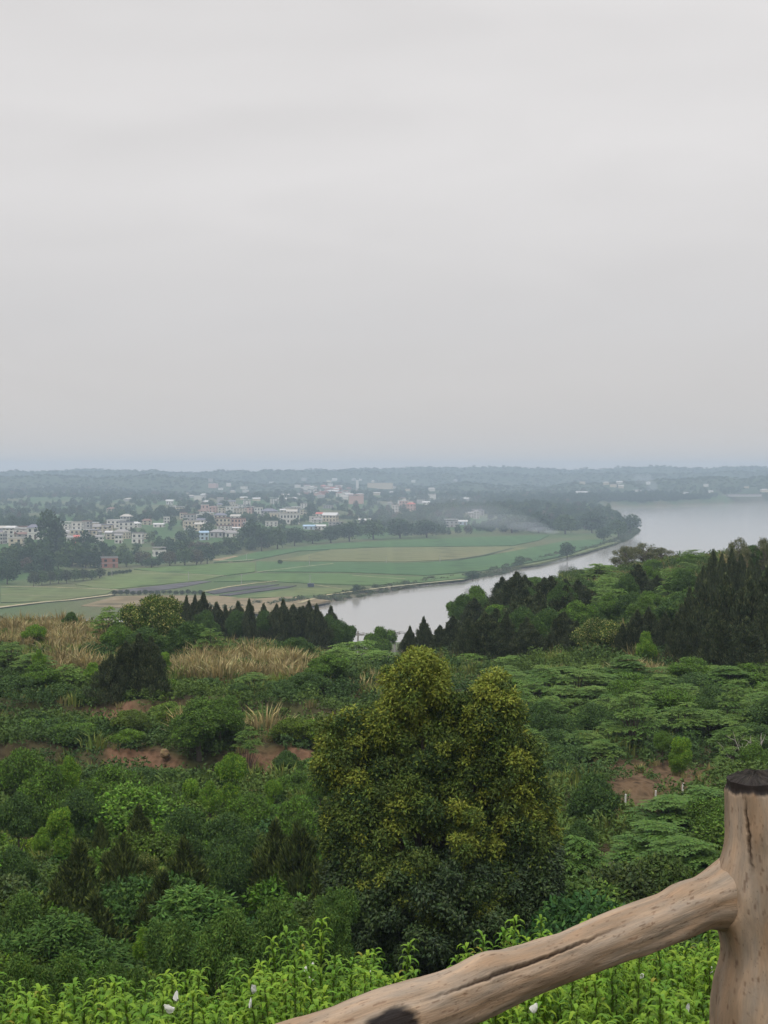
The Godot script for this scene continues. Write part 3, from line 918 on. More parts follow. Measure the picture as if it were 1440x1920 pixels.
func build_houses() -> void:
	kit["unit_box"] = BoxMesh.new()
	for k in [["white", Color(0.62, 0.6, 0.56)], ["cream", Color(0.52, 0.46, 0.35)], ["grey", Color(0.36, 0.35, 0.34)], ["pink", Color(0.5, 0.33, 0.28)], ["brick", Color(0.3, 0.14, 0.1)], ["blue", Color(0.4, 0.48, 0.55)], ["red", Color(0.5, 0.16, 0.13)], ["door", Color(0.1, 0.07, 0.05)]]:
		walls[k[0]] = plain_material(k[0] + "_wall", k[1])
	for k in [["white", Color(0.5, 0.5, 0.5)], ["grey", Color(0.26, 0.25, 0.25)], ["slate", Color(0.16, 0.16, 0.2)], ["tile", Color(0.2, 0.13, 0.11)], ["red", Color(0.45, 0.14, 0.12)], ["concrete", Color(0.42, 0.4, 0.37)], ["blue", Color(0.3, 0.42, 0.55)]]:
		roofs[k[0]] = plain_material(k[0] + "_roof", k[1])
	var list := [
		[3, 1020, 1001, 12, 3, "grey", "concrete", "flat", "grey three-storey house cut by the left edge of the view"],
		[15, 1018, 993, 18, 3, "white", "white", "canopy", "tall white house under a white sheet roof, near the left edge"],
		[31, 1026, 1010, 24, 2, "cream", "concrete", "flat", "cream two-storey house standing lowest in the left cluster, with bare flat roof"],
		[38, 1004, 992, 20, 2, "white", "white", "canopy", "house under a long white sheet roof behind the cream house"],
		[66, 1012, 987, 27, 2, "white", "slate", "hip", "white two-storey house with dark purple-grey hipped roof"],
		[85, 1008, 993, 13, 2, "cream", "concrete", "flat", "narrow cream house beside the tall dark tree"],
		[122, 998, 981, 19, 3, "white", "white", "canopy", "white three-storey house with white overhanging sheet roof, left of the twin blocks"],
		[146, 1001, 981, 18, 3, "white", "concrete", "flat", "white three-storey block with rows of windows, right of the twin blocks"],
		[163, 996, 979, 15, 3, "grey", "tile", "flat", "brownish-grey building behind the white three-storey block"],
		[124, 1006, 996, 17, 1, "white", "white", "gable", "low shed with white roof below the three-storey houses"],
		[134, 1017, 1006, 15, 1, "white", "grey", "gable", "small white gabled house touching the red-roofed shed"],
		[146, 1019, 1005, 14, 1, "red", "red", "gable", "pinkish-red sheet-metal shed in the left village"],
		[158, 1020, 1004, 11, 2, "white", "concrete", "flat", "narrow white two-storey house right of the red shed"],
		[175, 1010, 994, 25, 1, "grey", "grey", "hip", "wide house with pale grey hipped roof"],
		[186, 1019, 1005, 14, 2, "white", "grey", "gable", "white house below the pale grey hipped roof"],
		[205, 1006, 997, 14, 1, "white", "white", "gable", "small white house between the hipped roof and the gabled house"],
		[222, 1019, 1003, 13, 2, "white", "grey", "gable", "white gabled house at the right end of the left cluster"],
		[204, 1065, 1047, 28, 2, "brick", "grey", "flat", "brick house with three dark windows at the field edge"],
		[258, 1019, 1001, 18, 2, "white", "grey", "flat", "white two-storey house with dark ground-floor openings, alone among trees"],
		[272, 1011, 1001, 10, 2, "cream", "grey", "flat", "small cream annex right of the lone white house"],
		[298, 1043, 1028, 22, 1, "white", "grey", "canopy", "white open shed in the trees above the fields"],
		[275, 984, 974, 16, 2, "cream", "tile", "hip", "cream house with brown roof uphill of the lone white house"],
		[298, 989, 982, 18, 1, "white", "white", "gable", "long low white-roofed house in the trees"],
		[312, 981, 970, 10, 2, "white", "concrete", "flat", "white block seen above the low white roof"],
		[360, 992, 979, 21, 2, "cream", "concrete", "flat", "beige two-storey house left of the white gabled house"],
		[377, 988, 974, 13, 2, "white", "slate", "gable", "white house with steep dark roof, beside the beige house"],
		[418, 988, 973, 26, 2, "cream", "tile", "flat", "left half of the long beige terrace"],
		[444, 988, 973, 26, 2, "pink", "tile", "flat", "right half of the long beige terrace"],
		[408, 1008, 995, 23, 1, "grey", "grey", "hip", "grey hipped house below the long terrace"],
		[434, 1009, 997, 21, 1, "white", "grey", "hip", "white hipped house below the long terrace"],
		[382, 1013, 998, 15, 2, "blue", "blue", "gable", "pale blue shed at the wood's edge"],
		[440, 994, 989, 24, 1, "white", "white", "gable", "low white sheet roof under the terrace"],
		[336, 963, 951, 17, 2, "cream", "white", "canopy", "cream house with white roof at the left of the upper row"],
		[384, 961, 948, 13, 2, "pink", "concrete", "flat", "pinkish house starting the upper row"],
		[400, 961, 950, 13, 2, "pink", "tile", "hip", "pinkish tiled house second in the upper row"],
		[415, 962, 951, 13, 2, "cream", "white", "canopy", "cream house third in the upper row"],
		[430, 963, 951, 14, 2, "white", "concrete", "flat", "white house fourth in the upper row"],
		[450, 963, 952, 18, 2, "cream", "white", "canopy", "wide cream house fifth in the upper row"],
		[467, 963, 951, 14, 2, "pink", "white", "canopy", "pinkish house sixth in the upper row"],
		[484, 964, 953, 15, 2, "white", "concrete", "flat", "white flat house last in the upper row"],
		[463, 948, 938, 12, 3, "white", "white", "canopy", "white tower-like house above the upper row"],
		[318, 946, 938, 12, 1, "white", "white", "gable", "white-roofed house uphill at the left of the upper row"],
		[514, 946, 936, 13, 3, "white", "white", "canopy", "tall white house beside the dark pointed tree"],
		[505, 968, 955, 24, 2, "grey", "slate", "hip", "house with purple-brown hipped roof"],
		[513, 974, 963, 19, 1, "cream", "concrete", "flat", "yellowish low house in front of the purple-brown roof"],
		[547, 966, 953, 20, 2, "cream", "white", "canopy", "cream house with layered white roofs behind the large white house"],
		[542, 982, 965, 34, 2, "white", "concrete", "flat", "large white house with porch in front of the layered roofs"],
		[577, 966, 955, 22, 2, "cream", "white", "canopy", "cream house with white roof right of the layered roofs"],
		[600, 974, 962, 13, 2, "white", "red", "gable", "white house with reddish roof beside the cream gabled house"],
		[620, 978, 963, 24, 2, "cream", "white", "gable", "cream gabled house at the right end of the village"],
		[580, 993, 985, 19, 1, "blue", "blue", "gable", "low bluish shed below the village"],
		[600, 993, 985, 19, 1, "white", "white", "gable", "low white shed below the village"],
		[668, 945, 929, 25, 3, "pink", "red", "canopy", "pink three-storey house alone on the slope"],
		[684, 981, 974, 20, 1, "white", "white", "gable", "long low white building in the central trees"],
		[742, 963, 949, 10, 3, "white", "concrete", "flat", "narrow white house left of the pink group"],
		[757, 957, 941, 15, 3, "pink", "concrete", "flat", "pink house at the left of the pink group"],
		[771, 958, 944, 13, 2, "pink", "red", "hip", "pink tiled house at the right of the pink group"],
		[799, 949, 941, 12, 2, "white", "white", "gable", "white house beside three dark pointed trees"],
		[810, 937, 927, 13, 3, "white", "white", "canopy", "white house uphill of the pointed trees"],
		[882, 971, 961, 10, 2, "white", "grey", "gable", "left part of the lone white house above the river woods"],
		[893, 973, 959, 10, 3, "white", "grey", "hip", "tall right part of the lone white house above the river woods"],
		[846, 988, 975, 22, 2, "grey", "white", "canopy", "grey house with white roof in the woods near the smoke"],
		[868, 984, 976, 15, 1, "blue", "white", "gable", "small pale shed right of the grey house in the woods"],
	]
	for h in list:
		house(h[0], h[1], h[2], h[3], h[4], h[5], h[6], h[7], h[8])
	# houses packed between the ones above
	var packs := [[0, 60, 998, 1016, 8], [110, 240, 984, 1016, 12], [345, 460, 962, 1004, 10], [480, 630, 950, 988, 14], [370, 480, 940, 960, 7], [720, 800, 938, 962, 7], [820, 900, 958, 984, 4]]
	for q in packs:
		for k in q[4]:
			var v := rng.randf_range(q[2], q[3])
			far_house(rng.randf_range(q[0], q[1]), v, ["white", "cream", "grey", "white", "cream"][rng.randi() % 5], ["grey", "white", "tile", "concrete", "slate"][rng.randi() % 5], ["in the left-edge cluster", "around the red shed", "around the beige terrace", "right of the beige terrace", "in the upper row", "around the pink group", "near the smoke"][packs.find(q)], "low pale houses packed in the village")
	# the hazy town below the hills
	house(713, 917, 907, 44, 3, "cream", "concrete", "flat", "long cream school-like block in the hazy town", "building", "", "long_building")
	house(670, 916, 902, 4, 4, "white", "white", "hip", "slim white tower in the hazy town", "building", "", "tower")
	house(625, 927, 920, 17, 1, "white", "white", "gable", "long white hall below the red-roofed quarter", "building", "", "long_building")
	house(1394, 930, 927, 60, 1, "grey", "grey", "flat", "very long pale building on the far shore at the right edge", "building", "", "long_building")
	house(1090, 928, 922, 20, 1, "white", "white", "gable", "long white building on the far bank above the river bend", "building", "", "long_building")
	house(400, 916, 908, 14, 3, "pink", "concrete", "flat", "pale pinkish block alone below the left hills", "building", "", "long_building")
	for k in 34:
		var u := rng.randf_range(566, 655)
		far_house(u, rng.randf_range(914, 932), ["pink", "brick", "white", "pink"][k % 4], ["red", "tile", "concrete"][k % 3], "in the hazy red-roofed quarter", "houses of the hazy red-roofed quarter")
	for k in 48:
		far_house(rng.randf_range(380, 900), rng.randf_range(902, 944), ["white", "white", "cream", "grey"][k % 4], ["white", "concrete", "white"][k % 3], "on the hazy slopes", "pale houses on the hazy slopes")
	for k in 14:
		far_house(rng.randf_range(200, 400), rng.randf_range(915, 990), ["white", "cream", "grey"][k % 3], ["white", "tile", "concrete"][k % 3], "half hidden above the left village", "half hidden houses above the left village")
	for k in 14:
		far_house(rng.randf_range(1040, 1440), rng.randf_range(904, 935), ["white", "cream"][k % 2], ["white", "concrete"][k % 2], "on the hazy far shore", "pale houses on the far shore")

func far_house(u: float, v: float, wall: String, roof: String, label: String, group: String) -> void:
	var d := -ground_at(u, v).z
	var hpx := rng.randf_range(4, 6.8) * F / d; var wpx := rng.randf_range(7, 13) * F / d
	var shape: String = ["flat", "gable", "hip", "flat"][rng.randi() % 4]
	var words := "%s %s-walled house with %s %s roof %s" % ["wide" if wpx * d / F > 10 else "narrow", wall, {"tile": "brown tiled", "concrete": "bare concrete"}.get(roof, roof), {"hip": "hipped", "gable": "gabled"}.get(shape, shape), label]
	house(u, v, v - hpx, wpx, 2, wall, roof, shape, words, "house", group, "hamlet_house")

func far_tree(shape: int, called: String, u: float, v: float, top: float, wpx: float, c: Color, label: String, group := "") -> void:
	var p := ground_at(u, v) if v < 1101 else spot(u, v, PLAIN)
	var d := -p.z
	var o := base(called, p, u)
	var h := (v - top) * d / F; var w := wpx * d / F
	var key := "far_crown_%d_%d" % [shape, int(c.r * 1000)]
	if not kit.has(key):
		begin()
		var out := []
		if shape == 1:
			for k in 10:
				var t := k / 10.0
				out.append([Vector3(rng.randf_range(-0.5, 0.5), 10 * (0.1 + 0.86 * t), rng.randf_range(-0.5, 0.5)), 3.2 * (1 - 0.88 * t), c, c, 0.0])
		else:
			spread_lobes(Vector3(0, 5.4, 0), Vector3(4.2, 4.6, 4.2), 16, 1.1, 1.9, c, c * 1.25, 0.3, out)
		lobe_crown(out, 1100, 0.95, 0.6, 0.1, 0.6)
		kit[key] = finish(M.far_leaf)
		begin()
		tube([Vector3(0, -0.6, 0), Vector3(0.1, 3, 0), Vector3(0, 6, 0)], [0.35, 0.25, 0.1], 6, BARK)
		kit[key + "t"] = finish(M.bark)
	o.scale = Vector3(w / 8.6, h / 10.2, w / 8.6)
	put("trunk", kit[key + "t"], o)
	put("crown", kit[key], o)
	tag(o, label, "tree", group)

func build_far_trees() -> void:
	var dark := Color(0.036, 0.06, 0.032); var mid := Color(0.055, 0.085, 0.036); var grey := Color(0.05, 0.062, 0.04); var rust := Color(0.085, 0.078, 0.05)
	var list := [
		[0, "broadleaf_tree", 92, 1034, 958, 46, dark, "very tall dark tree standing in the left village"],
		[0, "broadleaf_tree", 108, 1032, 985, 30, dark, "dark tree at the right foot of the very tall one"],
		[0, "broadleaf_tree", 12, 1096, 1058, 36, dark, "round dark tree at the left edge beside the fields"],
		[0, "broadleaf_tree", 20, 1062, 1026, 44, mid, "mid-green tree at the left edge below the cream house"],
		[0, "broadleaf_tree", 52, 1066, 1022, 40, dark, "second dark tree from the left edge in the belt"],
		[0, "broadleaf_tree", 82, 1072, 1032, 40, dark, "third tree in the left belt, below the tall village tree"],
		[0, "broadleaf_tree", 108, 1070, 1036, 36, mid, "fourth tree in the left belt"],
		[0, "broadleaf_tree", 134, 1062, 1016, 42, mid, "green tree below the red shed"],
		[0, "broadleaf_tree", 160, 1066, 1030, 34, dark, "dark tree left of the brick house"],
		[1, "pointed_tree", 178, 1066, 1018, 30, dark, "dark upright tree touching the brick house"],
		[0, "broadleaf_tree", 236, 1064, 1036, 34, mid, "tree right of the brick house"],
		[0, "broadleaf_tree", 266, 1062, 1034, 34, rust, "brownish tree among the trees above the fields"],
		[0, "broadleaf_tree", 283, 1066, 1048, 36, dark, "low dark tree below the open shed"],
		[0, "broadleaf_tree", 318, 1062, 1034, 30, rust, "brownish tree right of the open shed"],
		[0, "broadleaf_tree", 346, 1062, 1030, 34, mid, "green tree at the middle of the belt"],
		[0, "broadleaf_tree", 368, 1060, 1030, 32, rust, "brownish tree before the bare field corner"],
		[0, "broadleaf_tree", 388, 1058, 1022, 30, dark, "dark tree at the bare field corner"],
		[0, "broadleaf_tree", 430, 1038, 1008, 44, mid, "tree behind the bare field corner"],
		[0, "broadleaf_tree", 470, 1030, 976, 36, dark, "tall dark tree right of the beige terrace"],
		[0, "broadleaf_tree", 490, 1034, 988, 32, dark, "dark tree at the wood's edge above the fields"],
		[0, "broadleaf_tree", 520, 1030, 990, 36, mid, "tree below the yellowish low house"],
		[0, "broadleaf_tree", 552, 1024, 990, 36, dark, "tree below the large white house"],
		[0, "broadleaf_tree", 584, 968, 945, 26, dark, "dark tree behind the large white house"],
		[0, "broadleaf_tree", 586, 1020, 995, 38, mid, "tree below the blue shed"],
		[0, "broadleaf_tree", 620, 1018, 988, 36, dark, "tree below the white shed"],
		[0, "broadleaf_tree", 655, 1016, 980, 40, dark, "first tall tree of the central wood edge"],
		[0, "broadleaf_tree", 700, 1012, 976, 48, mid, "broad tree in the central wood edge"],
		[0, "broadleaf_tree", 750, 1010, 974, 50, dark, "second broad tree in the central wood edge"],
		[0, "broadleaf_tree", 800, 1008, 976, 46, dark, "third broad tree in the central wood edge"],
		[0, "broadleaf_tree", 528, 952, 928, 10, dark, "dark columnar tree beside the tall white house"],
		[1, "pointed_tree", 809, 956, 942, 8, dark, "left of three dark pointed trees"],
		[1, "pointed_tree", 816, 956, 944, 8, dark, "middle of three dark pointed trees"],
		[1, "pointed_tree", 824, 956, 943, 9, dark, "right of three dark pointed trees"],
		[0, "broadleaf_tree", 320, 970, 950, 20, dark, "dark round tree left of the upper row of houses"],
		[0, "broadleaf_tree", 302, 968, 948, 20, dark, "dark round tree second from the upper row of houses"],
		[0, "broadleaf_tree", 395, 988, 970, 20, dark, "dark tree between the steep roof and the terrace"],
		[0, "broadleaf_tree", 1182, 1000, 966, 40, dark, "large dark tree on the tip of the wooded headland"],
		[0, "broadleaf_tree", 1160, 1008, 976, 36, mid, "tree beside the tip of the wooded headland"],
		[0, "broadleaf_tree", 1132, 1016, 990, 28, dark, "dark round bush at the headland's field corner"],
		[0, "broadleaf_tree", 1064, 1048, 1018, 30, dark, "round dark tree standing at the water's edge"],
		[0, "broadleaf_tree", 1110, 1000, 962, 42, dark, "tree on the headland slope behind the field"],
		[0, "broadleaf_tree", 1060, 1002, 966, 44, mid, "tree above the bare patch on the headland"],
		[0, "broadleaf_tree", 1010, 1000, 962, 44, dark, "tree above the smoke on the headland"],
		[0, "broadleaf_tree", 960, 1000, 966, 44, mid, "tree left of the smoke on the headland"],
		[0, "field_tree", 668, 1111, 1096, 15, dark, "small round tree alone by the river path"],
		[0, "field_tree", 525, 1059, 1050, 9, dark, "tiny tree alone in the middle of the fields"],
		[0, "field_tree", 886, 1090, 1071, 26, dark, "bushy tree on the river bank near the hill"],
		[0, "field_tree", 975, 1062, 1044, 22, mid, "bush on the river bank before the bend"],
	]
	for t in list:
		far_tree(t[0], t[1], t[2], t[3], t[4], t[5], t[6], t[7])
	for k in 9:
		far_tree(0, "hedge_tree", 62 + k * 15.5, 1100 - k * 1.6 + rng.randf_range(-1, 1), 1073 - k * 0.6 + rng.randf_range(-3, 3), 23, mid if k % 2 else grey, ["first", "second", "third", "fourth", "fifth", "sixth", "seventh", "eighth", "ninth"][k] + " tree from the left in the field grove", "trees of the field grove")
	for k in 7:
		far_tree(0, "orchard_tree", 204 + k * 6.5, 1081 - k * 0.8, 1072 - k * 0.6, 7, dark, "small orchard tree in the short row beyond the brick house", "short row of orchard trees")
	for k in 15:
		far_tree(0, "orchard_tree", 214 + k * 11.5, 1115 + rng.randf_range(-1.5, 3), 1106 + rng.randf_range(-1, 2), 11, grey, "greyish little tree in the line beyond the blossoming tree", "line of greyish little trees")

func build_bank() -> void:
	# reeds and scrub along the water's edge
	var clump := weed_clump(160, 2.4, 2.2, 0.8, Color(1, 1, 1), Color(1, 1, 1))
	var where := []; var tints := []
	for k in range(2, 15):
		var a := river_line[k]; var b := river_line[k + 1]
		var n := int(a.distance_to(b) / 1.3)
		for j in n:
			var p := a.lerp(b, (j + rng.randf()) / n)
			var side := (b - a).normalized().rotated(PI / 2)
			p += side * rng.randf_range(-1, 13) * (0.5 + 0.5 * rng.randf())
			if river_side(p.x, p.y) > 0.5: p -= 2.0 * side * (p - a.lerp(b, 0.5)).dot(side)
			var z := rng.randf_range(0.45, 1.05)
			where.append(Transform3D(Basis(Vector3.UP, rng.randf() * TAU).scaled(Vector3(z, z * rng.randf_range(0.5, 1.1), z)), Vector3(p.x, maxf(land(p.x, p.y), 0.0) - 0.2, -p.y)))
			var c := Color(0.07, 0.105, 0.045).lerp(Color(0.13, 0.12, 0.07), rng.randf() * rng.randf())
			tints.append(c * rng.randf_range(0.7, 1.2))
	stuff("bank_scrub", clump, where, tints, "scrub and reeds along the river's far bank", "scrub")

func pole(u: float, v: float, top: float, label: String, group: String, on: Vector3 = Vector3.ZERO) -> Node3D:
	var p := spot(u, v, PLAIN) if on == Vector3.ZERO else on
	var d := -p.z
	var h := EYE - (top - HORIZON) / F * d - p.y
	var o := base("utility_pole", p)
	begin(); tube([Vector3(0, -0.5, 0), Vector3(0, h, 0)], [0.17, 0.11], 8, Color(0.34, 0.33, 0.31))
	put("pole", finish(M.plaster), o)
	begin(); box(Vector3(-0.75, h - 0.55, -0.06), Vector3(0.75, h - 0.43, 0.06), Color(0.2, 0.19, 0.18))
	put("crossarm", finish(M.plaster), o)
	for s in [-0.65, 0.0, 0.65]:
		begin(); tube([Vector3(s, h - 0.43, 0), Vector3(s, h - 0.2, 0)], [0.06, 0.04], 6, Color(0.3, 0.28, 0.27))
		put("insulator", finish(M.plaster), o)
	tag(o, label, "pole", group)
	return o

func build_poles() -> void:
	var list := [[581, 1101, 1078, "pole in the nearest field, with a dark box at its foot"], [452, 1097, 1076, "pole beside the dark mulched plots"], [353, 1091, 1072, "pole left of the mulched plots"], [209, 1083, 1069, "pole by the short orchard row"],
		[462, 1050, 1037, "pole at the bare field corner"], [580, 1061, 1042, "pole at the end of the diagonal path"], [825, 1057, 1041, "pole on the right edge of the tan field"], [724, 1056, 1042, "pole on the lower edge of the tan field"], [121, 1075, 1066, "pole rising behind the field grove"]]
	for k in list: pole(k[0], k[1], k[2], k[3], "poles standing in the fields")
	var foot := spot(581, 1101, PLAIN)
	begin(); box(Vector3(-1.6, 0, -1), Vector3(1.6, 1.5, 1), Color(0.05, 0.06, 0.09)); box(Vector3(-1.75, 1.502, -1.15), Vector3(1.75, 1.7, 1.15), Color(0.09, 0.1, 0.13))
	tag(put("pump_box", finish(M.plaster), null, Transform3D(Basis(), foot + Vector3(0.5, 0.3, 1.2))), "small dark blue-black pump box at the foot of a field pole", "box")
	var a := pole(671, 0, 1184, "near pole on the slope at the left of the river gap", "poles on the slope before the river", on_hill(671, 175))
	var b := pole(740, 0, 1182, "near pole on the slope at the right of the river gap", "poles on the slope before the river", on_hill(740, 178))
	for s in [-0.65, 0.65]:
		begin()
		var ta := a.position + Vector3(s, EYE - (1184 - HORIZON) / F * 175 - a.position.y - 0.2, 0); var tb := b.position + Vector3(s, EYE - (1182 - HORIZON) / F * 178 - b.position.y - 0.2, 0)
		var ends := [ta + (ta - tb) * 3.0 + Vector3(0, -1.0, 0), ta, tb, tb + (tb - ta) * 3.0 + Vector3(0, -1.0, 0)]
		var pts := []; var rad := []
		for e in 3:
			for t in 6:
				var q := t / 6.0
				pts.append((ends[e] as Vector3).lerp(ends[e + 1], q) + Vector3(0, -1.4 * q * (1 - q), 0)); rad.append(0.025)
		tube(pts, rad, 4, Color(0.05, 0.05, 0.05))
		tag(put("power_line", finish(M.plaster)), ["rear", "front"][int(s > 0)] + " wire strung between the two poles before the river", "wire", "wires before the river")

